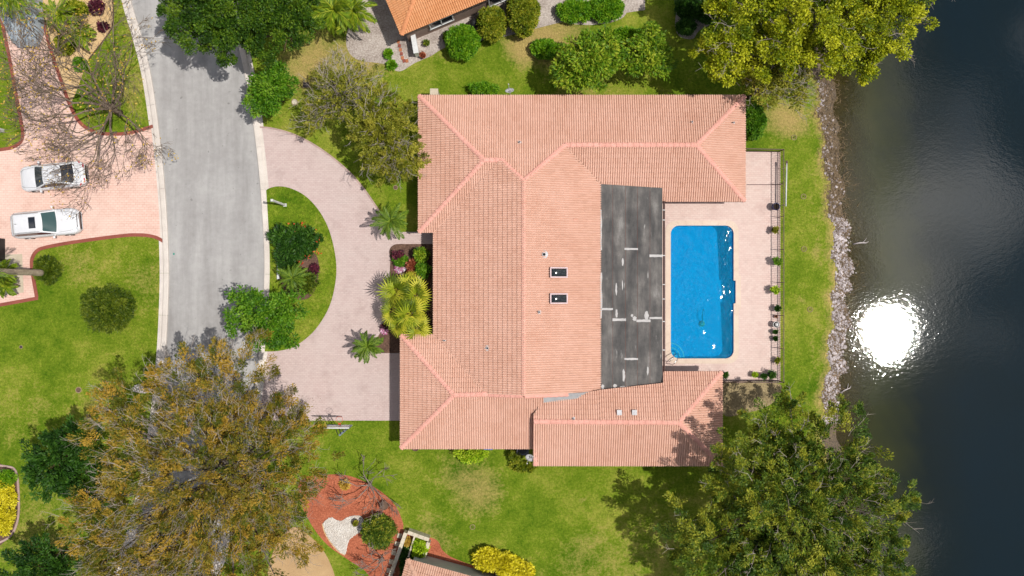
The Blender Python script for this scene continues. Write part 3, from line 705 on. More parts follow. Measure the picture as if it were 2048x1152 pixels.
skylight(1115.5, 545); skylight(1115.5, 597)
M_lead = M('white_vent', C(226, 224, 226), C(196, 194, 196), 3, 20, 0.5); M_dark = M('dark_opening', (0.012, 0.012, 0.012, 1), None, 3, 20, 0.8)
def vent(px, py, fzz, r=0.10, h=0.28):
    z = fzz(px, py); mb = MB().lathe([(r * 2.2, 0.0), (r * 2.1, 0.05), (r, 0.09), (r, h), (r * 0.75, h), (r * 0.75, h - 0.04)], 12)
    o = mb.obj('roof_vent', M_lead, house, loc=Q(px, py, z) + Vector((0, 0, 0.02))); MB().lathe([(r * 0.7, h - 0.03), (r * 0.7, h - 0.02)], 10).obj('opening', M_dark, o)
vent(1088, 509, fE, 0.13, 0.2); vent(1078, 624, fE, 0.07); vent(975, 696, fW, 0.09, 0.18); vent(889, 681, fW, 0.06, 0.2); vent(1039, 285, fN, 0.06, 0.3); vent(1383, 245, fN, 0.05); vent(1147, 837, fBN, 0.06, 0.25)
vent(1466, 246, lambda x, y: EZ + K3 * (1489 - x) / PPM, 0.05)
for px in (1238, 1268):
    o = MB().box((0, 0, 0.12), (0.30, 0.32, 0.24), taper=0.9).obj('roof_vent', M_flash, house, loc=Q(px, 824, fBN(px, 824)), bevel=0.015)
    MB().box((0, 0, 0.245), (0.33, 0.35, 0.03)).obj('cap', M_lead, o)
# a replaced tile and a patch on the east slope
M_patch = M('darker_new_tile', C(224, 150, 124), C(206, 132, 108), 3, 20, 0.8)
for px, py in ((1126, 520), (1151, 440)): MB().box((0, 0, 0.085), (0.33, 0.16, 0.02)).obj('replaced_tile', M_patch, house, loc=Q(px, py, fE(px, py)), rot=(0, math.atan(K3), 0))

# ------------------------------------------------------------------ swimming pool
pool = thing('swimming_pool', 'bright blue rectangular swimming pool with rounded corners and corner steps', 'pool')
M_plaster = M('blue_pool_plaster', (0.001, 0.36, 0.72, 1), (0.001, 0.30, 0.64, 1), 0.8, 12, 0.7, fineamt=0.3)
M_cop = M('pool_coping', C(244, 222, 202), C(228, 202, 182), 1.0, 18, 0.7, 0.002)
M_steptile = M('white_step_tiles', C(240, 246, 250), C(210, 226, 236), 3, 12, 0.4)
def depth_at(y): return -1.02 - 0.62 * (1 - (y - 450) / 268.0)
def build_basin():
    ring = poolring(0); n = len(ring); mb = MB()
    topv = [P(x, y) + Vector((0, 0, 0.055)) for x, y in ring]
    botv = [P(x, y) + Vector((0, 0, depth_at(y))) for x, y in ring]
    mb.add(topv + botv, [(i, (i + 1) % n, (i + 1) % n + n, i + n) for i in range(n)])
    b = mb.obj('basin', M_plaster, pool)
    bm = bmesh.new(); vs = [bm.verts.new(p) for p in botv]; bm.faces.new(vs); bmesh.ops.triangulate(bm, faces=bm.faces[:])
    me = bpy.data.meshes.new('basin_floor'); bm.to_mesh(me); bm.free(); me.materials.append(M_plaster); link('basin_floor', me, pool)
build_basin()
# coping ring, separate stones
def coping():
    a, b = poolring(9), poolring(-1.2); n = len(a)
    A = [P(x, y) for x, y in a]; B = [P(x, y) for x, y in b]
    for i in range(n):
        j = (i + 1) % n; seg = max(1, round((A[j] - A[i]).length / 0.62))
        for s in range(seg):
            g_ = 0.005 / max((A[j] - A[i]).length, .05); t0, t1 = s / seg + g_, (s + 1) / seg - g_
            q = [A[i].lerp(A[j], t0), A[i].lerp(A[j], t1), B[i].lerp(B[j], t1), B[i].lerp(B[j], t0)]
            vs = [p + Vector((0, 0, 0.075)) for p in q] + [p + Vector((0, 0, -0.02)) for p in q]
            MB().add(vs, [(0, 1, 2, 3), (0, 4, 5, 1), (1, 5, 6, 2), (2, 6, 7, 3), (3, 7, 4, 0)]).obj('coping_stone', M_cop, pool)
coping()
sheet('coping_bed', poolring(12), 0.052, M_cop, holes=[poolring(-0.6)[::-1]], parent=pool)
# quarter-round steps in the south-west corner with dotted white nosing tiles
cx, cy = 1341.5, 716.5
for r, z in ((31, -0.62), (22, -0.40), (13, -0.20)):
    pts = [(cx, cy)] + [(cx + r * math.cos(t), cy - r * math.sin(t)) for t in np.linspace(0, math.pi / 2, 12)]
    w = [P(x, y) for x, y in pts]; st = MB().prism([(p.x, p.y) for p in w], depth_at(700), z).obj('step', M_plaster, pool)
    for t in np.linspace(0.06, math.pi / 2 - 0.06, max(5, int(r / 2.3))):
        p = P(cx + (r - 1.2) * math.cos(t), cy - (r - 1.2) * math.sin(t)); MB().box((p.x, p.y, z + 0.012), (0.07, 0.115, 0.02), rz=t).obj('nosing_tile', M_steptile, st)
def poolwater():
    m, nt, b = newmat('pool_water')
    gl = nd(nt, 'ShaderNodeBsdfGlossy', {'Roughness': 0.05}); tr = nd(nt, 'ShaderNodeBsdfTransparent', {0: (0.35, 0.88, 0.97, 1)})
    g = nd(nt, 'ShaderNodeNewGeometry'); w = noise(nt, 7.0, 3, 0.6); w3 = noise(nt, 2.0, 2, 0.5)
    bn = nd(nt, 'ShaderNodeBump', {'Strength': 1.0, 'Distance': 0.0035}); nt.links.new(mth(nt, 'ADD', w, mth(nt, 'MULTIPLY', w3, 1.3)), bn.inputs['Height']); nt.links.new(bn.outputs[0], gl.inputs['Normal'])
    fr = nd(nt, 'ShaderNodeFresnel', {'IOR': 1.33}); nt.links.new(bn.outputs[0], fr.inputs['Normal'])
    # diffuse share with strong bump, standing in for light streaks refracted by the ripples
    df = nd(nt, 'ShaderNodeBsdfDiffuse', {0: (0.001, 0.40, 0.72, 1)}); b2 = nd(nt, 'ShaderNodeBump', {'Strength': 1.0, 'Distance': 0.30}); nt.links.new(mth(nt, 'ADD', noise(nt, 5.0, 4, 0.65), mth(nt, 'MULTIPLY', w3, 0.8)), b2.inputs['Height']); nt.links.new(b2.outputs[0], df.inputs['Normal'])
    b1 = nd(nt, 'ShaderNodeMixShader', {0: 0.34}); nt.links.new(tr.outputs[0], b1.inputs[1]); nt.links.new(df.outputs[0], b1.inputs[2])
    mx = nd(nt, 'ShaderNodeMixShader'); nt.links.new(fr.outputs[0], mx.inputs[0]); nt.links.new(b1.outputs[0], mx.inputs[1]); nt.links.new(gl.outputs[0], mx.inputs[2])
    nt.links.new(mx.outputs[0], nt.nodes['Material Output'].inputs[0])
    return m
def build_poolwater():
    a, b = P(1339.5, 449.5), P(1472, 718.5); st = 0.055
    xs = np.arange(a.x, b.x + st, st); ys = np.arange(b.y, a.y + st, st); X, Y = np.meshgrid(xs, ys)
    Z = np.full_like(X, -0.07)
    def jet(px, py, amp, wl, sig, ang, spread):
        p = P(px, py); dx, dy = X - p.x, Y - p.y; r = np.hypot(dx, dy) + 1e-6; th = np.arctan2(dy, dx)
        d = np.abs((th - ang + math.pi) % (2 * math.pi) - math.pi); rr = r + 0.1 * np.sin(5 * th + 3 * r) + 0.08 * np.sin(9 * X + 4 * Y)
        rr = rr + .05 * np.sin(23 * X - 7 * Y) + .05 * np.sin(17 * Y + 11 * X); return amp * (.6 + .4 * np.sin(13 * X + 21 * Y)) * np.sin(rr * 2 * math.pi / wl) * np.exp(-(r / sig) ** 2) * np.exp(-(d / spread) ** 2)
    Z += jet(1472, 583, 0.016, 0.40, 1.5, math.pi, 0.8)
    Z += jet(1456, 448, 0.015, 0.38, 2.0, -math.pi / 2, 0.6)
    Z += jet(1345, 722, 0.008, 0.36, 2.2, 1.2, .8) + jet(1385, 560, 0.0025, 0.22, 3.5, 0, 9)
    r2 = np.random.default_rng(3)
    for k in range(16):
        t = r2.uniform(0, 6.28); f = r2.uniform(4, 15); Z += 0.0016 / (f / 8) * np.sin(f * (X * math.cos(t) + Y * math.sin(t)) + r2.uniform(0, 6))
    nx, ny = len(xs), len(ys); vs = np.stack([X, Y, Z], -1).reshape(-1, 3)
    ring = poolring(0.3); rw = [tuple(P(x, y)[:2]) for x, y in ring]
    fs = []
    for j in range(ny - 1):
        for i in range(nx - 1):
            if inpoly(xs[i] + st / 2, ys[j] + st / 2, rw): fs.append((j * nx + i, j * nx + i + 1, (j + 1) * nx + i + 1, (j + 1) * nx + i))
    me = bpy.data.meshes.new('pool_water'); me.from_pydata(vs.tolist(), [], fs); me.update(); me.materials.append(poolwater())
    me.polygons.foreach_set('use_smooth', [True] * len(fs))
    link('pool_water', me, pool)
build_poolwater()
# hand rails at the steps
M_steel = M('brushed_steel', (0.55, 0.55, 0.55, 1), (0.42, 0.42, 0.42, 1), 2, 20, 0.3, metal=1.0)
for k, (dx, dy) in enumerate(((0, 0), (7, 6))):
    a = P(1334 + dx, 722 + dy); b = P(1351 + dx, 702 + dy)
    d = (b - a)
    MB().tube([a + Vector((0, 0, 0.05)), a + Vector((0, 0, 0.75)), a + d * 0.12 + Vector((0, 0, 0.86)), a + d * 0.5 + Vector((0, 0, 0.82)), a + d * 0.9 + Vector((0, 0, 0.3)), a + d + Vector((0, 0, -0.4))], 0.026, 8).obj('hand_rail', M_steel, pool, smooth=True)
# pool cleaner on the bottom with its hose
pc = thing('pool_cleaner', 'small pale green cleaning robot under water in the blue pool', 'pool cleaner', P(1411, 649) + Vector((0, 0, depth_at(640) + 0.01)))
M_clean = M('pale_green_plastic', C(190, 205, 150), C(120, 150, 90), 3, 12, 0.4); M_hose = M('teal_hose', C(20, 96, 100), None, 3, 12, 0.5)
MB().lathe([(0.17, 0.0), (0.22, 0.06), (0.2, 0.15), (0.10, 0.24), (0.03, 0.26)], 14).obj('body', M_clean, pc, smooth=True)
MB().box((0, 0, 0.05), (0.5, 0.16, 0.1), rz=1.1).obj('brush', M_white, pc, bevel=0.02)
MB().tube([(0, 0, 0.24), (-0.02, 0.2, 0.4), (-0.08, 0.5, 0.5), (-0.05, 0.85, 0.5), (0.02, 1.1, 0.6)], 0.03, 6).obj('hose', M_hose, pc, smooth=True)

# ------------------------------------------------------------------ fence round the deck
M_fence = M('brown_metal_fence', C(96, 66, 62), C(74, 50, 46), 3, 20, 0.5, metal=0.2)
fence = thing('pool_fence', 'brown metal picket fence along the edge of the pink pool deck', 'fence')
def fence_run(p0, p1, h=1.15, base=0.06, pick=0.122, post=2.3):
    a, b = Vector(p0), Vector(p1); d = b - a; ln = d.length; rz = math.atan2(d.y, d.x)
    mid = (a + b) / 2
    for z in (0.14, h): MB().box((mid.x, mid.y, base + z), (ln, 0.045, 0.035), rz).obj('rail', M_fence, fence)
    n = int(ln / pick); me = PICK
    for i in range(1, n):
        p = a + d * (i / n); link('picket', me, fence, (p.x, p.y, base))
    m = max(1, round(ln / post))
    for i in range(m + 1):
        p = a + d * (i / m); link('post', POST, fence, (p.x, p.y, base))
PICK = MB().box((0, 0, 0.58), (0.02, 0.02, 1.12)).mesh('picket', M_fence); POST = MB().box((0, 0, 0.61), (0.055, 0.055, 1.22)).mesh('post', M_fence)
F0, F1, F2, F3 = P(1484, 303), P(1556.5, 304.5), P(1556.5, 761), P(1432, 761)
fence_run(F0, F1); fence_run(F1, F2); fence_run(F2, F3)
MB().box((P(1520, 369).x + 0.3, P(1520, 369.5).y, 0.066), (2.55, 0.05, 0.006)).obj('drain_channel', M_fence)['kind'] = 'structure'
wp = thing('pool_pole', 'long pale white pole leaning along the top of the pool fence', 'pole', P(1562, 372) + Vector((0, 0, 0.05)))
MB().tube([(0.02, -1.55, 0.95), (0.06, 1.45, 0.98)], 0.05, 8).obj('shaft', M_white, wp, smooth=True); MB().box((0.06, 1.5, 0.98), (0.14, 0.3, 0.05)).obj('net_frame', M_gut, wp)
MB().tube([(0.02, -1.4, 0.0), (0.02, -1.4, 0.92)], 0.02, 6).obj('hook', M_white, wp)
MB().tube([(0.05, 1.2, 0.0), (0.05, 1.2, 0.95)], 0.02, 6).obj('hook', M_white, wp)

# ------------------------------------------------------------------ riprap along the lake
M_rock = M('shore_stone', C(232, 220, 220), C(140, 126, 122), 1.3, 18, 0.42, 0.02, spec=0.6)
M_rock2 = M('brown_stone', C(172, 146, 120), C(110, 92, 76), 1.3, 18, 0.5, 0.02)
def rockmesh(seed, mat):
    bm = bmesh.new(); bmesh.ops.create_icosphere(bm, subdivisions=1, radius=1.0); r = random.Random(seed)
    sx, sy, sz = r.uniform(.8, 1.25), r.uniform(.7, 1.1), r.uniform(.45, .75)
    for v in bm.verts:
        k = r.uniform(0.78, 1.15); v.co = Vector((v.co.x * sx * k, v.co.y * sy * k, v.co.z * sz * k))
    me = bpy.data.meshes.new('rock'); bm.to_mesh(me); bm.free(); me.materials.append(mat); return me
rocks = thing('shore_rocks', 'band of broken pale stones between the lawn edge and the dark lake', 'rocks')
RK = [rockmesh(i, M_rock) for i in range(6)] + [rockmesh(i + 9, M_rock2) for i in range(3)]
rr = random.Random(5)
def bank_pt():
    py = rr.uniform(160, 440) if rr.random() < .13 else rr.uniform(430, 850); y = (576 - py) / PPM
    w = 0.55 if py < 330 else (0.8 if py < 480 else 1.0)
    d = abs(rr.gauss(0.75, 0.45)) * (0.75 + 0.5 * math.sin(py * 0.045) ** 2) * w + 0.15
    x = float(shore_x(np.array(y))) + d; return x, y, float(ground_z(np.array(x), np.array(y))), py
for i in range(240):
    x, y, z, py = bank_pt(); s = rr.uniform(0.075, 0.155)
    o = link('rock', RK[rr.randrange(6) if py > 330 or rr.random() < .3 else 6 + rr.randrange(3)], rocks, (x, y, z + s * 0.25), (rr.uniform(-.4, .4), rr.uniform(-.4, .4), rr.uniform(0, 6))); o.scale = (s, s, s)
def rubble(n, mat, lo, hi, pts, name, parent, smin=0.035, smax=0.10):
    vs = []; fs = []
    base = np.array([(1, 0, 0), (0, 1, 0), (-1, 0, 0), (0, -1, 0), (0, 0, 1), (0, 0, -1)], float)
    tri = [(0, 1, 4), (1, 2, 4), (2, 3, 4), (3, 0, 4), (1, 0, 5), (2, 1, 5), (3, 2, 5), (0, 3, 5)]
    for x, y, z in pts:
        s = rr.uniform(smin, smax); a = rr.uniform(0, 6); ca, sa = math.cos(a), math.sin(a); b = len(vs)
        k = [rr.uniform(.6, 1.3) for _ in range(6)]
        for q, (px, py, pz) in enumerate(base): vs.append((x + s * k[q] * (px * ca - py * sa), y + s * k[q] * (px * sa + py * ca), z + s * (pz * k[q] * .6 + .25)))
        fs += [(b + i, b + j, b + l) for i, j, l in tri]
    o = MB().add(vs, fs).obj(name, mat, parent); o['kind'] = 'stuff'; return o
pts = []
for i in range(2600):
    x, y, z, py = bank_pt(); pts.append((x, y, z))
rubble(0, M_rock, 0, 0, pts[:1900], 'small_stones', rocks); rubble(0, M_rock2, 0, 0, pts[1900:], 'small_stones', rocks)
# dead stems and reeds in the shallows
M_reed = M('dry_reed', C(186, 160, 126), C(104, 86, 62), 3, 10, 0.9)
mb = MB()
for i in range(1500):
    py = rr.choice([rr.uniform(155, 440)] * 5 + [rr.uniform(420, 850)]); y = (576 - py) / PPM; x = float(shore_x(np.array(y))) + abs(rr.gauss(0.85, 0.55)); z = max(float(ground_z(np.array(x), np.array(y))), WATER_Z - .05)
    a = rr.uniform(0, 6.28); l = rr.uniform(0.12, 0.5); d = Vector((math.cos(a), math.sin(a), rr.uniform(.1, .6))) * l
    p = Vector((x, y, z)); mb.tube([p, p + d * .6 + Vector((0, 0, .05)), p + d], [.016, .011, .004], 3, False)
tag(mb.obj('dead_reeds', M_reed), 'dry tangled reeds and dead stems along the lake bank', 'reeds', kind='stuff')
def drift(px, py, ang, l, lab):
    t = thing('driftwood', lab, 'branch', P(px, py, WATER_Z) + Vector((0, 0, 0.0)), math.radians(ang))
    MB().tube([(-l / 2, 0, 0.0), (-l * .1, .03, .07), (l * .3, -.04, .06), (l / 2, .03, .0)], [.05, .05, .035, .015], 6).obj('stem', M_rock, t, smooth=True)
    MB().tube([(l * .1, 0, .05), (l * .3, .22, .1), (l * .4, .3, .04)], [.025, .015, .006], 5).obj('twig', M_rock, t)
drift(1722, 486, 8, 1.1, 'pale floating branch in the lake level with the top of the pool'); drift(1692, 779, 32, 0.9, 'thin pale branch in the water near the big green lakeside tree')

# ------------------------------------------------------------------ deck pots
M_pot = {'white': M('white_pot', C(232, 232, 230), C(206, 206, 204), 3, 20, 0.5), 'navy': M('navy_glazed_pot', C(48, 44, 96), C(30, 28, 60), 3, 20, 0.25, spec=0.6), 'dark': M('dark_grey_pot', C(82, 74, 74), C(56, 50, 50), 3, 20, 0.6), 'clay': M('terracotta_pot', C(206, 132, 92), C(172, 104, 70), 3, 20, 0.8), 'brown': M('brown_pot', C(126, 100, 82), C(90, 70, 58), 3, 20, 0.7)}
M_potsoil = M('potting_soil', C(62, 48, 38), C(36, 28, 22), 4, 30, 0.95, 0.02)

# ------------------------------------------------------------------ foliage tools
def mesh_quads(name, co, tint, mat):
    """co: (n,4,3) leaf corners, tint: (n,)"""
    n = len(co); me = bpy.data.meshes.new(name)
    me.vertices.add(n * 4); me.vertices.foreach_set('co', co.reshape(-1).astype(np.float32))
    me.loops.add(n * 4); me.loops.foreach_set('vertex_index', np.arange(n * 4, dtype=np.int32))
    me.polygons.add(n); me.polygons.foreach_set('loop_start', np.arange(0, n * 4, 4, dtype=np.int32))
    try: me.polygons.foreach_set('loop_total', np.full(n, 4, dtype=np.int32))
    except Exception: pass
    at = me.attributes.new('tint', 'FLOAT', 'POINT'); at.data.foreach_set('value', np.repeat(np.clip(tint, 0, 1), 4).astype(np.float32))
    me.update(calc_edges=True); me.validate(); me.materials.append(mat); return me
def unit(v): return v / (np.linalg.norm(v, axis=-1, keepdims=True) + 1e-9)
def leaf_quads(p, ax, L, W, r, flat=0.9):
    """diamond leaves at p along ax; flat pulls the blades towards lying level"""
    n = len(p); upv = np.zeros((n, 3)); upv[:, 2] = flat
    s = unit(np.cross(ax, upv + r.normal(0, 0.45, (n, 3)))); L = L[:, None]; W = W[:, None]
    m = p + ax * L * 0.45
    return np.stack([p, m + s * W * 0.5, p + ax * L, m - s * W * 0.5], 1)
def clump_centres(lobes, n, r, lo=-0.25, wob=0.2, shell=0.45):
    """clump positions through the crown's volume, more towards the outside, uneven outline"""
    vol = np.array([l[3] * l[4] for l in lobes]); k = r.choice(len(lobes), n, p=vol / vol.sum())
    d = unit(r.normal(0, 1, (n, 3))); d[:, 2] = np.where(d[:, 2] < lo, -d[:, 2], d[:, 2])
    lb = np.array(lobes)[k]; th = np.arctan2(d[:, 1], d[:, 0]); ph = k * 1.7
    w = 1 + wob * (np.sin(3 * th + ph) * .5 + np.sin(5 * th + 2.1 * ph + 1) * .35 + np.sin(9 * th + 3 * ph) * .25)
    rad = (shell + (1 - shell) * r.random(n) ** 0.6) * w
    return lb[:, :3] + d * rad[:, None] * lb[:, 3:6], d
def crown_mesh(name, lobes, mat, r, clumps=90, per=120, cr=0.6, leaf=(0.16, 0.28), wid=0.5, spray=False, lo=-0.25, wob=0.2, shell=0.45, tcl=0.22, flatc=0.7, outw=0.6):
    c, d = clump_centres(lobes, clumps, r, lo, wob, shell)
    n = clumps * per; ci = np.repeat(np.arange(clumps), per)
    crs = cr * r.uniform(0.65, 1.35, clumps); tc = r.normal(0.5, tcl, clumps)
    if spray:
        ax0 = unit(d * np.array([1, 1, 0.45]) + r.normal(0, 0.35, (clumps, 3)) + np.array([0, 0, 0.05]))
        s = r.random(n) ** 0.8; perp = r.normal(0, 1, (n, 3)); a = ax0[ci]
        perp = perp - a * (perp * a).sum(1, keepdims=True)
        w = crs[ci] * 0.36 * (1.05 - s * 0.7)
        p = c[ci] + a * (s * crs[ci] * 2.0 - crs[ci] * 0.6)[:, None] + perp * w[:, None] * np.array([1, 1, 0.6])
        ax = unit(a * 0.9 + unit(perp) * 0.55 + r.normal(0, 0.25, (n, 3)))
    else:
        q = unit(r.normal(0, 1, (n, 3))); rad = r.random(n) ** 0.45
        p = c[ci] + q * (rad * crs[ci])[:, None] * np.array([1, 1, flatc])
        ax = unit(q * outw + d[ci] * 0.35 + r.normal(0, 0.45, (n, 3)))
    Ls = r.uniform(leaf[0], leaf[1], n)
    t = tc[ci] + r.normal(0, 0.20, n)
    return mesh_quads(name, leaf_quads(p, ax, Ls, Ls * wid * r.uniform(.8, 1.2, n), r), t, mat), c
def limb_mesh(mb, base, trunk_top, targets, r0, rnd, sub=0):
    """tapered trunk, then limbs that bend towards clump centres"""
    base = Vector(base); tt = Vector(trunk_top); m1 = base.lerp(tt, .5) + Vector((rnd.uniform(-.1, .1), rnd.uniform(-.1, .1), 0))
    mb.tube([base, base + Vector((0, 0, .25)), m1, tt], [r0 * 1.35, r0 * 1.05, r0 * .9, r0 * .75], 9)
    for t in targets:
        t = Vector(t); d = t - tt; rad = r0 * rnd.uniform(.28, .5)
        st = base.lerp(tt, rnd.uniform(.7, 1.0))
        k1 = st + d * .35 + Vector((rnd.uniform(-.2, .2), rnd.uniform(-.2, .2), abs(d.length) * .12)); k2 = st + d * .7 + Vector((rnd.uniform(-.25, .25), rnd.uniform(-.25, .25), d.length * .1))
        mb.tube([st, k1, k2, t], [rad, rad * .7, rad * .42, rad * .15], 5, False)
        for q in range(sub):
            o = k1.lerp(t, rnd.uniform(.1, .9)); e = o + Vector((rnd.uniform(-1, 1), rnd.uniform(-1, 1), rnd.uniform(-.2, .9))) * rnd.uniform(.5, 1.2)
            mb.tube([o, o.lerp(e, .5) + Vector((0, 0, .08)), e], [rad * .3, rad * .2, .008], 4, False)
def twigs(mb, pts, n, rnd, length=(0.5, 1.1), rad=0.018, upb=0.4, centre=None, forks=3):
    """bare crooked twigs standing out of the crown"""
    for i in range(n):
        p = Vector(pts[rnd.randrange(len(pts))]) + Vector((rnd.gauss(0, .3), rnd.gauss(0, .3), rnd.gauss(0.1, .2)))
        d = Vector((rnd.uniform(-1, 1), rnd.uniform(-1, 1), rnd.uniform(0, upb)))
        if centre is not None:
            o = p - Vector(centre); o.z *= .4; d = d * .6 + o.normalized() * .8
        d.normalize(); l = rnd.uniform(*length); side = d.cross(Vector((0, 0, 1))).normalized()
        k = p + d * l * .5 + side * rnd.uniform(-.12, .12) * l; e = p + d * l + side * rnd.uniform(-.2, .2) * l
        mb.tube([p, k, e], [rad, rad * .75, rad * .3], 3, False)
        for f in range(forks):
            s = k.lerp(e, rnd.uniform(-.6, .8)); g = (d * rnd.uniform(.3, 1) + side * rnd.choice([-1, 1]) * rnd.uniform(.4, 1) + Vector((0, 0, rnd.uniform(-.1, .5)))).normalized()
            h = s + g * l * rnd.uniform(.25, .5); mb.tube([s, h], [rad * .6, rad * .25], 3, False)
M_bark = M('grey_bark', C(150, 138, 126), C(96, 86, 78), 2, 14, 0.95, 0.02)
M_barkb = M('brown_bark', C(118, 96, 76), C(74, 58, 46), 2, 14, 0.95, 0.02)
M_twig = M('pale_twigs', C(196, 184, 174), C(150, 136, 126), 3, 14, 0.9)
SEED = [100]
def tree(px, py, z, lobes_px, mat, name, label, cat='tree', group=None, bark=None, tr=0.2, twig=0, twigmat=None, limbs=14, sub=1, twr=.018, ttop=None, base=None, **kw):
    """px,py: middle of the crown in the photograph at height z; lobes: (dx px, dy px, dz, rx m, ry m, rz m)"""
    SEED[0] += 1; r = np.random.default_rng(SEED[0]); rnd = random.Random(SEED[0])
    c = P(px, py, z); b = base and P(*base) or Vector((c.x, c.y, 0)); b.z = float(ground_z(np.array(b.x), np.array(b.y))) - 0.03
    t = thing(name, label, cat, b, group=group)
    lobes = [(c.x - b.x + l[0] / PPM, c.y - b.y - l[1] / PPM, z - b.z + l[2], l[3], l[4], l[5]) for l in lobes_px]
    me, cc = crown_mesh('crown', lobes, mat, r, **kw); link('crown', me, t)
    mb = MB(); idx = r.choice(len(cc), min(limbs, len(cc)), replace=False)
    zt = ttop or max(0.4, (z - b.z) * .45)
    limb_mesh(mb, (0, 0, 0), ((c.x - b.x) * .3, (c.y - b.y) * .3, zt), [tuple(cc[i]) for i in idx], tr, rnd, sub)
    mb.obj('trunk', bark or M_bark, t, smooth=True)
    if twig:
        mb = MB(); twigs(mb, [tuple(q) for q in cc], twig, rnd, (0.5, 1.4), twr, .5, (c.x - b.x, c.y - b.y, z * .6)); mb.obj('twigs', twigmat or M_twig, t)['kind'] = 'stuff'
    return t
def shrub(px, py, rx, ry, h, mat, name, label, cat='shrub', group=None, per=90, clumps=None, leaf=(0.08, 0.16), wid=0.55, cr=0.16, wob=0.06, shell=0.8, z0=0.0, **kw):
    """rounded shrub; px,py: middle in the photograph, rx,ry in pixels, h height in metres"""
    SEED[0] += 1; r = np.random.default_rng(SEED[0]); rnd = random.Random(SEED[0])
    zc = h * .52; c = P(px, py, zc); b = Vector((c.x, c.y, z0)); t = thing(name, label, cat, b, group=group)
    RX, RY = rx / PPM, ry / PPM; area = 4 * RX * RY + 3 * (RX + RY) * h
    n = clumps or max(14, int(area / (cr * cr) * 0.55))
    me, cc = crown_mesh('foliage', [(0, 0, zc - z0, RX * .92, RY * .92, h * .46)], mat, r, clumps=n, per=per, cr=cr, leaf=leaf, wid=wid, wob=wob, shell=shell, lo=-.75, **kw)
    cc[:, 2] = np.maximum(cc[:, 2], 0.08)
    link('foliage', me, t); mb = MB()
    for i in r.choice(len(cc), min(9, len(cc)), replace=False):
        e = Vector(cc[i]); mb.tube([(rnd.uniform(-.05, .05), rnd.uniform(-.05, .05), -.02), e * .5 + Vector((0, 0, .05)), e], [.03, .02, .008], 4, False)
    mb.obj('stem', M_barkb, t)
    return t
# leaf colours
LM = {
 'oak': leafmat('leaf_dark_green', C(32, 60, 8, .9), C(62, 98, 16, .9), C(112, 138, 30, .9)),
 'mid': leafmat('leaf_mid_green', C(44, 86, 8, .95), C(80, 128, 16, .95), C(124, 160, 40, .95)),
 'mango': leafmat('leaf_mango', C(54, 92, 8, .95), C(104, 142, 22, .95), C(166, 178, 48, .95)),
 'yellow': leafmat('leaf_yellow_green', C(74, 98, 8, .95), C(142, 152, 14, .95), C(196, 196, 40, .95)),
 'olive': leafmat('leaf_olive', C(78, 88, 14, .95), C(128, 132, 34, .95), C(170, 162, 58, .95)),
 'rust': leafmat('leaf_rusty', C(70, 86, 16, .95), C(130, 118, 34, .95), C(178, 142, 50, .95)),
 'lakeside': leafmat('leaf_lakeside', C(38, 66, 12, 1), C(84, 110, 28, 1), C(154, 154, 44, 1)),
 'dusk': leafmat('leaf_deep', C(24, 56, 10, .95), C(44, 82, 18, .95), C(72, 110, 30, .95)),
 'clip': leafmat('leaf_clipped', C(56, 104, 6, .95), C(92, 142, 12, .95), C(136, 172, 32, .95)),
 'clipy': leafmat('leaf_clipped_yellowish', C(70, 92, 8, .95), C(118, 132, 20, .95), C(168, 164, 44, .95)),
 'gold': leafmat('leaf_gold', C(160, 150, 10, .95), C(218, 206, 30, .95), C(240, 228, 70, .95)),
 'lime': leafmat('leaf_lime', C(98, 136, 8, .95), C(150, 184, 22, .95), C(196, 212, 56, .95)),
 'bronze': leafmat('leaf_bronze', C(104, 40, 22, .95), C(150, 76, 48, .95), C(190, 120, 90, .95)),
 'purple': leafmat('leaf_purple', C(52, 24, 34, .95), C(86, 38, 52, .95), C(130, 60, 76, .95)),
 'flower': leafmat('flower_red', C(190, 60, 30, .95), C(226, 92, 50, .95), C(240, 130, 80, .95)),
 'pink': leafmat('flower_pink', C(176, 60, 110, .95), C(220, 150, 190, .95), C(245, 240, 245, .95)),
 'lawnbush': leafmat('leaf_lawn_bush', C(48, 74, 8), C(84, 108, 16), C(132, 146, 38)),
 'autumn': leafmat('leaf_yellow_brown', C(150, 118, 40, .95), C(196, 158, 60, .95), C(214, 186, 90, .95)),
}
M_frond = {'green': leafmat('frond_green', C(44, 74, 10, .9), C(84, 114, 22, .9), C(136, 158, 50, .9)), 'fan': leafmat('frond_fan', C(78, 100, 10, .9), C(140, 156, 28, .9), C(202, 196, 58, .9)), 'feather': leafmat('frond_feather', C(56, 88, 8, .9), C(108, 136, 18, .9), C(172, 180, 44, .9))}
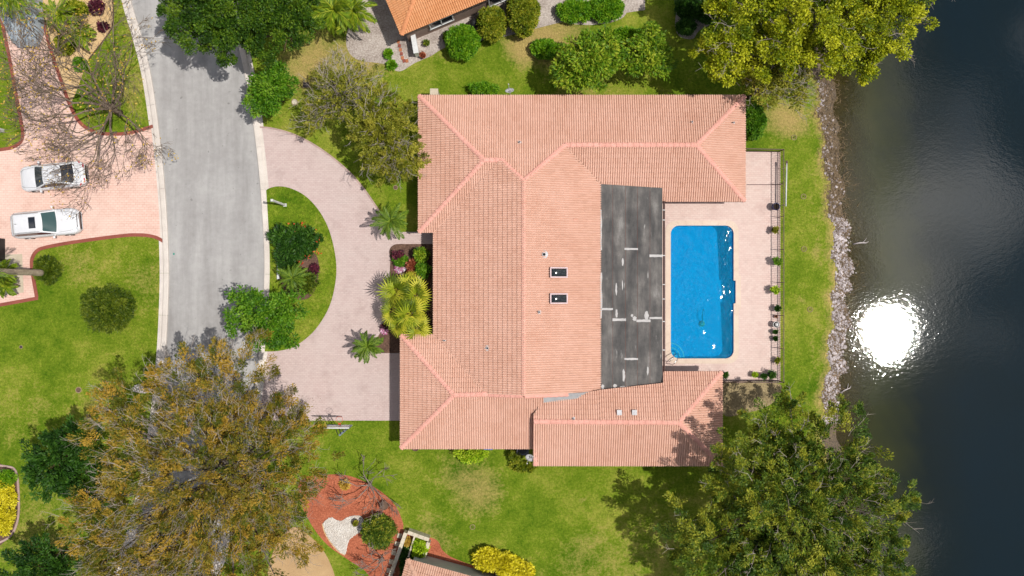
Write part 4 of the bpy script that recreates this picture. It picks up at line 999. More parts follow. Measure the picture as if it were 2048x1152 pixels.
# ---- palms: each frond a part
def frond_mesh(name, L, mat, n=22, w=0.34, droop=0.5, rise=0.55, seed=0, lw=0.045):
    r = np.random.default_rng(seed); s = np.linspace(0.1, 1.0, n)
    def rp(t): return np.stack([L * t * (1 - .12 * t), 0 * t, L * (rise * t - (rise + droop) * t * t * .75)], -1)
    q = []; tint = []
    ws = w * L * np.sin(np.pi * (0.12 + .86 * s)) ** .7
    for sd in (-1, 1):
        a = rp(s); ax = unit(np.stack([np.full(n, .75) + .5 * s, sd * np.ones(n) * (1.05 - .5 * s), -0.30 - .25 * r.random(n)], -1) + r.normal(0, .08, (n, 3)))
        side = unit(np.cross(ax, np.array([0, 0, 1.0]))); l = (ws * r.uniform(.85, 1.15, n))[:, None]
        q.append(np.stack([a - side * lw * .4, a + ax * l * .5 + side * lw * .6, a + ax * l + np.array([0, 0, -.06]), a + ax * l * .5 - side * lw * .6], 1)); tint.append(.5 + r.normal(0, .2, n))
    t2 = np.linspace(0, 1, 7); a = rp(t2); rw = 0.028 * (1.1 - t2)
    for i in range(6):
        o = np.array([0, 1, 0]); q.append(np.stack([a[i] - o * rw[i], a[i] + o * rw[i], a[i + 1] + o * rw[i + 1], a[i + 1] - o * rw[i + 1]])[None]); tint.append(np.array([.9]))
    return mesh_quads(name, np.concatenate(q), np.concatenate(tint), mat)
def fan_mesh(name, R, mat, seed=0):
    r = np.random.default_rng(seed); n = 15; q = []; tt = []
    st = 0.5 * R
    q.append(np.array([[0, -.02, 0], [0, .02, 0], [st, .015, st * .35], [st, -.015, st * .35]])[None]); tt.append([.8])
    for k in range(n):
        a = math.radians(-118 + 236 * k / (n - 1)); d = np.array([math.cos(a), math.sin(a), .05]); sd = np.array([-math.sin(a), math.cos(a), 0]); l = R * (.62 + .12 * math.cos(a)) * r.uniform(.9, 1.08)
        b = np.array([st, 0, st * .35]); m = b + d * l * .55 + np.array([0, 0, .03]); e = b + d * l + np.array([0, 0, -r.uniform(.1, .3) * R])
        q.append(np.stack([b, m + sd * .042 * R, e, m - sd * .042 * R])[None]); tt.append([(.15, .5, .85)[seed % 3] + r.normal(0, .12)])
    return mesh_quads(name, np.concatenate(q), np.concatenate([np.array(t) for t in tt]), mat)
def palm(px, py, z, L, kind, name, label, nf=24, base=None, cat='palm', group=None, trunk=0.12, fan=False, up0=65, up1=-5, **kw):
    """px,py: heart of the crown in the photograph at height z"""
    SEED[0] += 1; rnd = random.Random(SEED[0]); c = P(px, py, z); b = Vector((c.x, c.y, 0.0)); t = thing(name, label, cat, b, group=group)
    mes = [(fan_mesh('fan_leaf', L, M_frond[kind], SEED[0] * 3 + i) if fan else frond_mesh('frond', L, M_frond[kind], seed=SEED[0] * 3 + i, **kw)) for i in range(3)]
    zb = 0
    mb = MB(); zz = np.linspace(0, z, 9); mb.tube([(0.02 * math.sin(q * 3), 0.0, q - .03) for q in zz], [trunk * (1.25 - .4 * i / 8 + .06 * (i % 2)) for i in range(9)], 9); mb.obj('trunk', M_palmbark, t, smooth=True)
    for i in range(nf):
        f = i / nf; o = link('fan_leaf' if fan else 'frond', mes[i % 3], t); el = up0 + (up1 - up0) * f ** .8 + rnd.uniform(-6, 6)
        o.location = (0, 0, z - .05 * f); j = 1.0 if not fan else 2.2; o.rotation_euler = (rnd.uniform(-.3, .3) * j, -math.radians(el - 15 + rnd.uniform(-8, 8) * j), i * 2.39996 + rnd.uniform(-.22, .22) * j); s = rnd.uniform(.78, 1.1) if not fan else rnd.uniform(.6, 1.15); o.scale = (s, s, s)
    return t
M_palmbark = M('palm_bark', C(206, 190, 166), C(156, 138, 116), 2.5, 16, 0.95, 0.02)

# ------------------------------------------------------------------ the big trees
tree(406, 945, 6.2, [(0, 0, .8, 5.2, 5.0, 2.6), (-110, -75, 0, 3.8, 3.3, 2.0), (55, -150, -.2, 3.6, 3.0, 1.9), (-150, 95, -.3, 3.4, 3.3, 2.0), (120, -20, .2, 3.8, 4.2, 2.2), (20, 150, .3, 5.0, 4.2, 2.3), (150, 90, -.4, 2.2, 2.4, 1.6), (-120, 150, -.2, 3.2, 3.4, 1.8), (150, -60, -.5, 2.2, 1.8, 1.2), (-40, -160, -.6, 2.6, 1.9, 1.4), (-60, 190, 0, 4.5, 3, 2)],
     LM['rust'], 'tree', 'huge rusty brown tree with pale bare twigs hanging over the road at lower left', bark=M_bark, tr=.42, twig=1600, twr=.014, limbs=60, sub=4, base=(500, 935),
     clumps=1020, per=150, cr=.56, leaf=(.09, .22), wid=.34, spray=True, wob=.25, shell=.35, tcl=.26)
tree(1578, 1015, 6.0, [(0, 0, .8, 5.0, 4.6, 2.6), (-70, -62, 0, 3.0, 3.0, 2.0), (60, -90, .2, 4.2, 3.0, 2.2), (120, 20, -.1, 3.8, 3.6, 2.0), (-130, 80, -.2, 3.2, 3.4, 1.9), (20, 110, .3, 5.0, 4.0, 2.2), (150, 120, -.4, 2.8, 2.4, 1.6), (-20, -150, -.3, 2.4, 1.6, 1.4), (-130, 60, -.6, 1.8, 2, 1.3), (-40, 180, 0, 4.8, 2.8, 2)],
     LM['lakeside'], 'tree', 'huge feathery green tree leaning over the lake at lower right', bark=M_bark, tr=.42, twig=260, limbs=60, sub=3, base=(1545, 960),
     clumps=1000, per=200, cr=.54, leaf=(.09, .21), wid=.42, spray=True, wob=.25, shell=.35, tcl=.24)
tree(1612, 48, 6.0, [(0, 0, .6, 4.6, 3.2, 2.4), (-120, -10, 0, 3.4, 3.0, 2.0), (110, -10, 0, 3.6, 3.0, 2.0), (60, 55, -.3, 3.2, 2.0, 1.6), (-60, 50, -.2, 3.0, 2.0, 1.6), (150, -60, .2, 2.8, 2.6, 1.8), (-40, -80, .2, 5, 2.6, 2), (-140, 60, -.7, 2.0, 1.7, 1.3)],
     LM['yellow'], 'tree', 'broad yellow green tree overhanging the lake at the top right', bark=M_bark, tr=.36, twig=170, limbs=46, sub=3, base=(1560, 90),
     clumps=560, per=170, cr=.44, leaf=(.10, .20), wid=.65, wob=.22, shell=.4, tcl=.24)
tree(1532, 166, 4.2, [(0, 0, 0, 1.7, 1.5, 1.1), (40, -20, .1, 1.4, 1.2, 1.0), (-40, -30, 0, 1.2, 1.1, .9), (55, 15, -.3, 1.0, .9, .7)],
     LM['olive'], 'tree', 'olive brown thin tree just north of the house corner under the yellow green tree', bark=M_barkb, tr=.13, twig=90, limbs=22, sub=2,
     clumps=120, per=60, cr=.42, leaf=(.12, .24), wid=.45, wob=.3, shell=.3)
tree(472, 28, 5.0, [(0, 0, .5, 3.4, 2.6, 2.0), (-85, -5, 0, 2.4, 2.1, 1.6), (85, 0, 0, 2.3, 2.1, 1.6), (-35, 50, -.3, 2.2, 1.6, 1.2), (50, 40, -.2, 2.0, 1.6, 1.2), (-60, -60, 0, 2.6, 2.2, 1.6), (60, -60, .2, 3, 2.4, 1.8)],
     LM['oak'], 'tree', 'dense deep green tree overhanging the top of the road', bark=M_barkb, tr=.32, limbs=30, sub=2, base=(505, 90),
     clumps=380, per=200, cr=.44, leaf=(.10, .19), wid=.6, wob=.22, shell=.4)
tree(541, 180, 3.0, [(0, 0, 0, 1.35, 1.45, 1.1), (-18, 22, -.2, 1.1, 1.0, .8), (20, -15, 0, 1.1, 1.1, .9)],
     LM['mid'], 'tree', 'small bright green tree at the kerb above the pink driveway mouth', bark=M_barkb, tr=.12, limbs=18, sub=1,
     clumps=110, per=90, cr=.36, leaf=(.12, .22), wid=.5, wob=.25, shell=.35)
tree(752, 262, 3.8, [(10, 10, .2, 2.0, 2.0, 1.3), (20, 55, -.2, 1.7, 1.2, 1.0), (50, 0, 0, 1.2, 1.6, 1.0), (0, -45, -.1, 1.5, 1.3, 1.0), (55, 55, -.3, 1.0, 1.0, .8)],
     LM['olive'], 'tree', 'ragged olive green tree with pale twigs beside the house corner and driveway', bark=M_bark, tr=.18, twig=110, limbs=26, sub=3,
     clumps=270, per=130, cr=.40, leaf=(.08, .18), wid=.48, spray=True, wob=.3, shell=.3)
tree(672, 192, 3.4, [(0, 0, 0, 1.8, 1.7, 1.1), (-30, 35, -.3, 1.2, 1.1, .8), (10, -50, -.2, 1.5, 1.0, .8), (50, -20, -.2, 1.2, 1.1, .9)],
     LM['olive'], 'tree', 'thin greyish half bare tree on the dry lawn left of the ragged olive tree', bark=M_bark, tr=.15, twig=190, limbs=30, sub=4,
     clumps=130, per=44, cr=.42, leaf=(.10, .22), wid=.4, spray=True, wob=.35, shell=.25)
tree(1174, 122, 3.0, [(0, 0, .2, 1.8, 1.65, 1.4), (-25, 20, -.1, 1.5, 1.4, 1.1), (25, -15, 0, 1.5, 1.4, 1.1), (10, 28, -.2, 1.4, 1.1, .9)],
     LM['mango'], 'fruit_tree', 'rounded glossy green fruit tree above the middle of the long roof', bark=M_barkb, tr=.16, limbs=22, sub=1,
     clumps=170, per=60, cr=.34, leaf=(.20, .34), wid=.36, wob=.16, shell=.6, flatc=.8)
tree(1292, 110, 2.6, [(0, 0, .1, 1.35, 1.3, 1.0), (-22, 15, -.1, 1.0, .9, .8), (22, 12, -.1, 1.0, .9, .8), (12, -32, 0, .9, .8, .8)],
     LM['mango'], 'fruit_tree', 'smaller looser fruit tree to the right of the rounded glossy one', bark=M_barkb, tr=.12, limbs=18, sub=2,
     clumps=95, per=54, cr=.34, leaf=(.18, .30), wid=.38, wob=.3, shell=.4)
tree(533, 632, 3.2, [(0, 0, .2, 1.8, 1.6, 1.2), (-48, 14, -.2, 1.3, 1.1, .8), (20, 40, -.2, 1.6, 1.1, .8), (-36, -28, -.1, 1.1, 1.0, .8), (44, -16, 0, 1.2, 1.3, .9)],
     LM['mid'], 'tree', 'leafy green tree on the driveway island reaching over the kerb and road', bark=M_barkb, tr=.14, limbs=24, sub=3,
     clumps=230, per=52, cr=.30, leaf=(.11, .20), wid=.62, wob=.42, shell=.2)
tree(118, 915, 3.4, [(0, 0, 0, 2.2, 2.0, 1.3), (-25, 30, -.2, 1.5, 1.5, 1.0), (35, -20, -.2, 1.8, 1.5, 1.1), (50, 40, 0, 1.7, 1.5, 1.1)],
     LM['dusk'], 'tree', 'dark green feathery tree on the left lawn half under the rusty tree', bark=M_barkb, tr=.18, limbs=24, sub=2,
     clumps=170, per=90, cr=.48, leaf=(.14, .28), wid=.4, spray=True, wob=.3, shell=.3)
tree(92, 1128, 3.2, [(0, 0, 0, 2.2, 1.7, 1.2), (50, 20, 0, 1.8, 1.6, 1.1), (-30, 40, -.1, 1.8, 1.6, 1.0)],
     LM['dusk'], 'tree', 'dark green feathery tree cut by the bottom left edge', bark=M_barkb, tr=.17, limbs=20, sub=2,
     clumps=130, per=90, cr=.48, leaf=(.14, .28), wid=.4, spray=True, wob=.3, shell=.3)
# ---- leafless trees
def bare_tree(px, py, z, label, spread, levels, r0, seed, mat, base=None, leaves=0, first=7, h0=1.4, flat=.35, group=None, minr=.012):
    rnd = random.Random(seed); c = P(px, py, 0); t = thing('bare_tree', label, 'tree', (c.x, c.y, -.02), group=group); mb = MB(); tips = []
    def grow(p, d, l, r, lv):
        n = 3; pts = [p]; q = p
        for i in range(n):
            d = (d + Vector((rnd.uniform(-.22, .22), rnd.uniform(-.22, .22), rnd.uniform(-.1, .16)))).normalized(); q = q + d * l / n; pts.append(q)
        mb.tube(pts, [max(r * (1 - .45 * i / n), minr * .6) for i in range(n + 1)], 6 if lv > 2 else 3, False)
        if lv == 0: tips.append(q); return
        k = rnd.choice([2, 3, 3]) if lv > 1 else rnd.choice([3, 4])
        for i in range(k):
            a = rnd.uniform(0, 6.28); o = d.cross(Vector((math.cos(a), math.sin(a), .3))).normalized()
            nd_ = (d * .8 + o * rnd.uniform(.45, .95)); nd_.z = nd_.z * .75 + flat * .25; s = pts[rnd.choice([2, 3, 3, 3])]
            grow(s, nd_.normalized(), l * rnd.uniform(.58, .85), max(r * .52, minr), lv - 1)
    mb.tube([(0, 0, 0), (0, 0, .3), (.05, .03, h0)], [r0 * 1.5, r0 * 1.15, r0], 9)
    for i in range(first):
        a = 6.283 * i / first + rnd.uniform(-.3, .3); grow(Vector((.05, .03, h0 * rnd.uniform(.75, 1))), Vector((math.cos(a), math.sin(a), rnd.uniform(.35, 1.0))).normalized(), spread * rnd.uniform(.38, .5), r0 * .6, levels)
    mb.obj('trunk', mat, t, smooth=True)
    if leaves:
        r = np.random.default_rng(seed); T = np.array([tuple(q) for q in tips]); k = r.choice(len(T), leaves); p = T[k] + r.normal(0, .22, (leaves, 3)); ax = unit(r.normal(0, 1, (leaves, 3)) * np.array([1, 1, .4])); Ls = r.uniform(.1, .2, leaves)
        link('leaves', mesh_quads('leaves', leaf_quads(p, ax, Ls, Ls * .5, r), .5 + r.normal(0, .2, leaves), LM['autumn']), t)
    return t
M_bare = M('bare_branch_bark', C(158, 140, 122), C(104, 88, 74), 2, 14, 0.95)
bare_tree(240, 226, 0, 'wide leafless grey tree spreading over the pink drive and road at top left', 5.7, 5, .17, 21, M_bare, leaves=900, first=12, h0=1.5, minr=.015)
bare_tree(128, 110, 0, 'leafless twiggy small tree among the shrubs beside the covered car', 4.2, 4, .08, 23, M_bare, leaves=200, first=7, h0=1.0, minr=.014)
M_plum = M('plumeria_bark', C(176, 160, 150), C(120, 106, 98), 2, 14, 0.9)
bare_tree(741, 966, 0, 'small leafless stubby tree on the red mulch bed above the white stones', 2.5, 3, .085, 31, M_plum, first=6, h0=.7, minr=.020)
bare_tree(765, 1116, 0, 'small leafless stubby tree on the red mulch beside the stepping stones', 1.9, 3, .07, 33, M_plum, first=5, h0=.6, minr=.020)
bare_tree(1612, 176, 0, 'little leafless sapling at the lake edge below the yellow green tree', 1.6, 2, .04, 35, M_bare, first=5, h0=.5)

# ---- palms
palm(781, 442, 2.1, 1.5, 'green', 'date_palm', 'dark green feather palm at the upper end of the house bed', nf=23, group='feather palms by the house', droop=.45, w=.24, lw=.042, n=22)
palm(735, 693, 2.0, 1.25, 'green', 'date_palm', 'dark green feather palm below the fan palms near the garage', nf=22, group='feather palms by the house', droop=.45, w=.24, lw=.042, n=22)
shrub(612, 566, 22, 24, 1.0, LM['lawnbush'], 'island_shrub', 'spreading green shrub at the right of the cycad on the driveway island', per=40, cr=.24, wob=.3, shell=.4, leaf=(.14, .28), wid=.3)
shrub(575, 520, 22, 22, 1.1, LM['dusk'], 'island_shrub', 'dark green shrub between the flowering shrub and the cycad', per=40, cr=.24, wob=.3, shell=.4, leaf=(.14, .28), wid=.3)
palm(585, 556, 1.3, 1.35, 'green', 'cycad', 'low green cycad with arching fronds on the driveway island', nf=28, cat='cycad', droop=.55, w=.2, trunk=.15)
palm(668, 20, 2.9, 2.0, 'feather', 'feather_palm', 'yellow green feather palm left in the pair beside the gravel at top', nf=16, group='feather palms at the top', droop=.6, w=.30, lw=.07)
palm(706, 22, 2.7, 1.9, 'feather', 'feather_palm', 'yellow green feather palm right in the pair beside the gravel at top', nf=16, group='feather palms at the top', droop=.6, w=.30, lw=.07)
for i, (x, y, z, L, lab) in enumerate(((796, 583, 2.2, 1.2, 'fan palm at the upper left of the yellow green clump by the house'), (832, 590, 2.4, 1.1, 'fan palm at the upper right of the yellow green clump by the house'), (786, 622, 2.1, 1.2, 'fan palm at the left of the yellow green clump by the house'),
                                       (822, 626, 2.7, 1.15, 'tallest fan palm in the middle of the yellow green clump by the house'), (800, 650, 2.0, 1.0, 'fan palm at the lower left of the yellow green clump by the house'), (836, 652, 2.1, 1.0, 'fan palm at the lower right of the yellow green clump by the house'), (818, 568, 1.7, .9, 'small fan palm at the top of the yellow green clump by the house'))):
    palm(x, y, z, L, 'fan', 'fan_palm', lab, nf=12, fan=True, trunk=.07, group='fan palms in the house bed', up0=70, up1=5)
lp = palm(-62, 541, 8.5, 2.0, 'green', 'tall_palm', 'tall palm with smooth pale grey trunk at the left edge of the picture', nf=20, droop=.8, w=.3, trunk=.19)
palm(18, -14, 3.4, 2.1, 'feather', 'feather_palm', 'feather palm hanging over the covered car in the top left corner', nf=18, droop=.7, w=.3, lw=.06)
palm(118, 30, 1.6, 1.5, 'feather', 'feather_palm', 'low green feather palm in the tan gravel bed at top left', nf=20, droop=.55, w=.28, lw=.06)
palm(160, 70, 1.2, 1.2, 'feather', 'feather_palm', 'low arching feather palm under the twiggy tree at top left', nf=18, droop=.55, w=.28, lw=.06)
palm(8, 545, 1.6, 1.1, 'feather', 'feather_palm', 'bright yellow green palm in the paved corner beside the tall pale trunk', nf=22, droop=.5, w=.28, lw=.06)
palm(10, 572, 1.4, 1.0, 'feather', 'feather_palm', 'small yellow palm just below the tall pale trunk', nf=20, droop=.5, w=.28, lw=.06)
# ---- clipped and loose shrubs
shrub(925, 84, 33, 33, 1.9, LM['clip'], 'round_bush', 'clipped round bright green bush nearest the corner of the top house', 'bush', 'clipped bushes by the top house', per=70, cr=.2)
shrub(984, 48, 28, 33, 2.3, LM['clipy'], 'round_bush', 'yellowish clipped bush between the two greener ones at the top house', 'bush', 'clipped bushes by the top house', per=70, cr=.2)
shrub(1046, 28, 31, 42, 2.5, LM['clipy'], 'round_bush', 'tallest clipped bush beside the white framed window of the top house', 'bush', 'clipped bushes by the top house', per=70, cr=.2)
shrub(1150, 22, 36, 22, 1.1, LM['clip'], 'hedge', 'left half of the rounded hedge ringed by gravel at the top', 'hedge', 'gravel ringed hedges', per=70, cr=.2)
shrub(1212, 18, 36, 24, 1.15, LM['clip'], 'hedge', 'right half of the rounded hedge ringed by gravel at the top', 'hedge', 'gravel ringed hedges', per=70, cr=.2)
shrub(1090, 98, 29, 17, 1.0, LM['clip'], 'low_hedge', 'low hedge clump left of the rounded fruit tree', 'hedge', per=70, cr=.18)
shrub(1256, 70, 28, 14, .9, LM['clip'], 'low_hedge', 'low hedge clump between the two fruit trees', 'hedge', per=70, cr=.18)
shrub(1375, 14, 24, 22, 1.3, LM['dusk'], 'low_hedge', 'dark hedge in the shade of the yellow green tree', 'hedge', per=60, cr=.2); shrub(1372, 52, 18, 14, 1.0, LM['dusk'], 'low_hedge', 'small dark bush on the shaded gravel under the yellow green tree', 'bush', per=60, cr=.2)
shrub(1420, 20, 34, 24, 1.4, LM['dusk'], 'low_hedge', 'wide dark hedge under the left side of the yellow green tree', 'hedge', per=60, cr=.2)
shrub(1509, 244, 20, 34, 1.1, LM['mid'], 'side_bush', 'dense green bush against the east end of the long roof', 'bush', per=80, cr=.18, z0=0)
shrub(968, 180, 30, 14, 1.0, LM['clip'], 'low_bush', 'loose green bush against the north eave of the house', 'bush', per=50, cr=.22, wob=.2, shell=.5)
shrub(215, 618, 57, 46, 1.7, LM['lawnbush'], 'lawn_shrub', 'wide spiky green shrub alone on the left lawn', 'shrub', per=60, cr=.26, leaf=(.12, .24), wid=.3, wob=.14, shell=.6)
shrub(95, 540, 26, 26, .8, LM['lawnbush'], 'ring_bush', 'small fine leaved bush at the foot of the tall palm', 'bush', per=60, cr=.18, wid=.25, leaf=(.14, .26), wob=.15, shell=.5)
shrub(757, 1063, 33, 33, 1.5, LM['lakeside'], 'round_shrub', 'dark round shrub beside the white stones on red mulch', 'shrub', per=60, cr=.22, wob=.08)
shrub(945, 909, 36, 13, 1.1, LM['lime'], 'leafy_bush', 'light green leafy bush under the south eave', 'bush', per=45, cr=.22, wob=.2, shell=.5)
shrub(1031, 912, 15, 14, .9, LM['clipy'], 'leafy_bush', 'small bush left of the satellite dish at the roof step', 'bush', per=45, cr=.2, wob=.2, shell=.5)
shrub(1050, 934, 30, 9, .6, LM['clipy'], 'leafy_bush', 'low trailing bush below the satellite dish', 'bush', per=45, cr=.2, wob=.25, shell=.5)
for x, y, rx, ry, lab in ((975, 1118, 26, 22, 'upper left mound of the golden hedge at the bottom'), (1012, 1128, 27, 22, 'middle mound of the golden hedge at the bottom'), (1044, 1146, 22, 22, 'lower right mound of the golden hedge at the bottom')):
    shrub(x, y, rx, ry, 1.1, LM['gold'], 'golden_shrub', lab, 'shrub', 'golden hedge at the bottom', per=50, cr=.2, wob=.15, leaf=(.12, .22), shell=.65)
shrub(840, 1098, 13, 22, .9, LM['lime'], 'planter_shrub', 'lime green shrub in the stone planter at the bottom', 'shrub', per=50, cr=.18, wob=.15, leaf=(.12, .2))
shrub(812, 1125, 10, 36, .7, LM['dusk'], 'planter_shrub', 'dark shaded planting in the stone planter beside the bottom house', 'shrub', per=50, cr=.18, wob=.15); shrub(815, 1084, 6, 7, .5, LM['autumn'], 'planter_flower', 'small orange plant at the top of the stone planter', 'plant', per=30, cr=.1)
shrub(8, 1010, 20, 62, 1.0, LM['gold'], 'golden_hedge', 'yellow hedge in the kerbed bed at the left edge', 'hedge', per=50, cr=.2); shrub(8, 958, 20, 16, .9, LM['clip'], 'green_hedge', 'green bush above the yellow hedge at the left edge', 'bush', per=50, cr=.2)
red = shrub(592, 486, 46, 38, 1.6, LM['dusk'], 'flower_shrub', 'green shrub with orange red flowers on the driveway island', 'shrub', per=55, cr=.3, leaf=(.18, .34), wid=.3, wob=.25, shell=.4)
def blossoms(root, n, R, h, mat, s=.1, seed=1):
    r = np.random.default_rng(seed); m = n * 9; c = np.repeat(unit(r.normal(0, 1, (n, 3)) * np.array([1, 1, .6]) + np.array([0, 0, .55])) * R * r.uniform(.75, 1.05, (n, 1)), 9, 0); c[:, 2] = np.abs(c[:, 2]) * h / R * .75 + .15
    ax = unit(r.normal(0, 1, (m, 3)) + np.array([0, 0, .3])); Ls = r.uniform(.7, 1.2, m) * s
    link('blossom', mesh_quads('blossom', leaf_quads(c + r.normal(0, s * .8, (m, 3)), ax, Ls, Ls * .7, r), .5 + r.normal(0, .25, m), mat), root)
blossoms(red, 34, 1.6, 1.5, LM['flower'], .14)
for x, y, r_, h, k, nm, lab, cat in ((797, 512, 9, .8, 'purple', 'bed_plant', 'reddish purple plant at the top of the house bed', 'plant'), (800, 520, 12, .7, 'mid', 'bed_plant', 'small green plant left of the bronze shrub in the house bed', 'plant'), (842, 510, 13, 1.3, 'mango', 'bed_shrub', 'bright green shrub at the top corner of the house bed', 'shrub'),
                                   (846, 540, 12, 1.3, 'mid', 'bed_shrub', 'dark green shrub beside the entry path in the house bed', 'shrub'), (824, 530, 9, .8, 'bronze', 'bed_plant', 'bronze red plant beside the low cream wall', 'plant'), (800, 538, 8, .35, 'pink', 'flower_patch', 'pink and white flowers above the fan palms', 'flowers'), (770, 652, 5, .4, 'purple', 'bed_plant', 'tiny purple plant at the foot of the fan palms', 'plant'), (769, 660, 5, .3, 'pink', 'flower_patch', 'tiny white flowers at the lower left of the fan palms', 'flowers'),
                                   (824, 548, 8, .7, 'bronze', 'bed_plant', 'lower bronze red plant right above the fan palms', 'plant'), (778, 108, 7, .4, 'clip', 'gravel_plant', 'upper of two small tufts on the grey gravel', 'plant'), (783, 130, 8, .4, 'clip', 'gravel_plant', 'lower of two small tufts on the grey gravel', 'plant'), (898, 75, 10, .7, 'lakeside', 'gravel_plant', 'small dark plant left of the round bush by the top house', 'plant'),
                                   (193, 14, 13, .7, 'purple', 'bed_plant', 'spiky dark purple plant on the tan gravel', 'plant'), (205, 53, 8, .35, 'purple', 'bed_plant', 'small grey purple clump on the tan gravel', 'plant'), (150, 22, 22, 1.0, 'clipy', 'bed_shrub', 'yellow green shrub in the tan gravel bed', 'shrub'), (160, 128, 12, .6, 'mid', 'bed_shrub', 'green bush under the twiggy tree', 'shrub'), (130, 90, 18, .8, 'clipy', 'bed_shrub', 'low green shrub along the drive under the twiggy tree', 'shrub'), (628, 538, 8, .4, 'purple', 'bed_plant', 'small dark plant on the island mulch', 'plant'),
                                   (690, 970, 8, .4, 'autumn', 'bed_plant', 'small yellow plant at the left of the red mulch', 'plant')):
    shrub(x, y, r_, r_, h, LM[k], nm, lab, cat, per=36, cr=.14, wob=.2, shell=.5, leaf=(.1, .2))
# leaf litter on the tiles and the drive
def litter(n, fn, mat, name, label, s=.07, seed=2):
    r = np.random.default_rng(seed); p = np.array([tuple(fn(r)) for _ in range(n)]); ax = unit(r.normal(0, 1, (n, 3)) * np.array([1, 1, .15])); Ls = r.uniform(.6, 1.3, n) * s
    o = link(name, mesh_quads(name, leaf_quads(p, ax, Ls, Ls * .6, r, 2.0), r.random(n), mat)); tag(o, label, 'leaves', kind='stuff')
M_lit = leafmat('dead_leaf', C(70, 48, 36), C(110, 78, 56), C(150, 116, 84))
def onB(r):
    x, y = r.uniform(1330, 1440), r.uniform(752, 925); z = EZ + .3 + K3 * min(1443 - x, 930 - y, y - 744 + 1e3 * (x < 0)) / PPM; z = min(z, zB)
    return Q(x, y, z + .12)
litter(90, onB, M_lit, 'fallen_leaves', 'dark fallen leaves scattered on the tiles near the lakeside tree')
litter(260, lambda r: P(r.uniform(520, 640), r.uniform(790, 838)) + Vector((0, 0, .05)), M_lit, 'fallen_leaves', 'brown leaf litter on the driveway beside the rusty tree', .06, 3)
litter(200, lambda r: P(r.uniform(350, 500), 690 + 60 * r.random() ** .6) + Vector((0, 0, .03)), M_lit, 'fallen_leaves', 'brown leaf litter on the road above the rusty tree', .06, 4)

def valley(a, b):
    def fn(r):
        t = r.random(); q = a.lerp(b, t); return q + Vector((r.normal(0, .05), r.normal(0, .05), .06))
    return fn
litter(70, valley(E1, X1), M_lit, 'fallen_leaves', 'dark debris caught along the upper right roof valley', .1, 8)
litter(80, valley(V2, V3), M_lit, 'fallen_leaves', 'dark debris caught along the lower left roof valley', .1, 9)

# ------------------------------------------------------------------ cars
def paint(name, c, rough=0.3):
    m, nt, b = newmat(name); b.inputs['Base Color'].default_value = c; b.inputs['Roughness'].default_value = rough; b.inputs['Coat Weight'].default_value = 0.5; b.inputs['Coat Roughness'].default_value = 0.08
    k = noise(nt, 6, 3); nt.links.new(mixc(nt, mth(nt, 'MULTIPLY', k, .12), c, dim(c, .75)), b.inputs['Base Color']); return m
M_car = paint('white_car_paint', (0.62, 0.62, 0.64, 1))
def gloss(name, c, r): 
    m, nt, b = newmat(name); k = noise(nt, 4, 2); nt.links.new(mixc(nt, mth(nt, 'MULTIPLY', k, .3), c, dim(c, .6)), b.inputs['Base Color']); b.inputs['Roughness'].default_value = r; b.inputs['Specular IOR Level'].default_value = .7; return m
M_glass = gloss('tinted_car_glass', (0.018, 0.022, 0.03, 1), .06); M_glassg = gloss('green_windscreen', (0.045, 0.085, 0.085, 1), .06)
M_red = gloss('red_lamp', (0.45, 0.012, 0.03, 1), .15); M_lamp = gloss('clear_headlamp', (0.42, 0.45, 0.48, 1), .12); M_tyre = M('tyre_rubber', (0.02, 0.02, 0.02, 1), None, 3, 20, .9); M_rim = M('alloy_rim', (.5, .5, .52, 1), None, 3, 20, .35, metal=.9); M_trim = M('black_trim', (0.02, 0.02, 0.022, 1), None, 3, 20, .5)
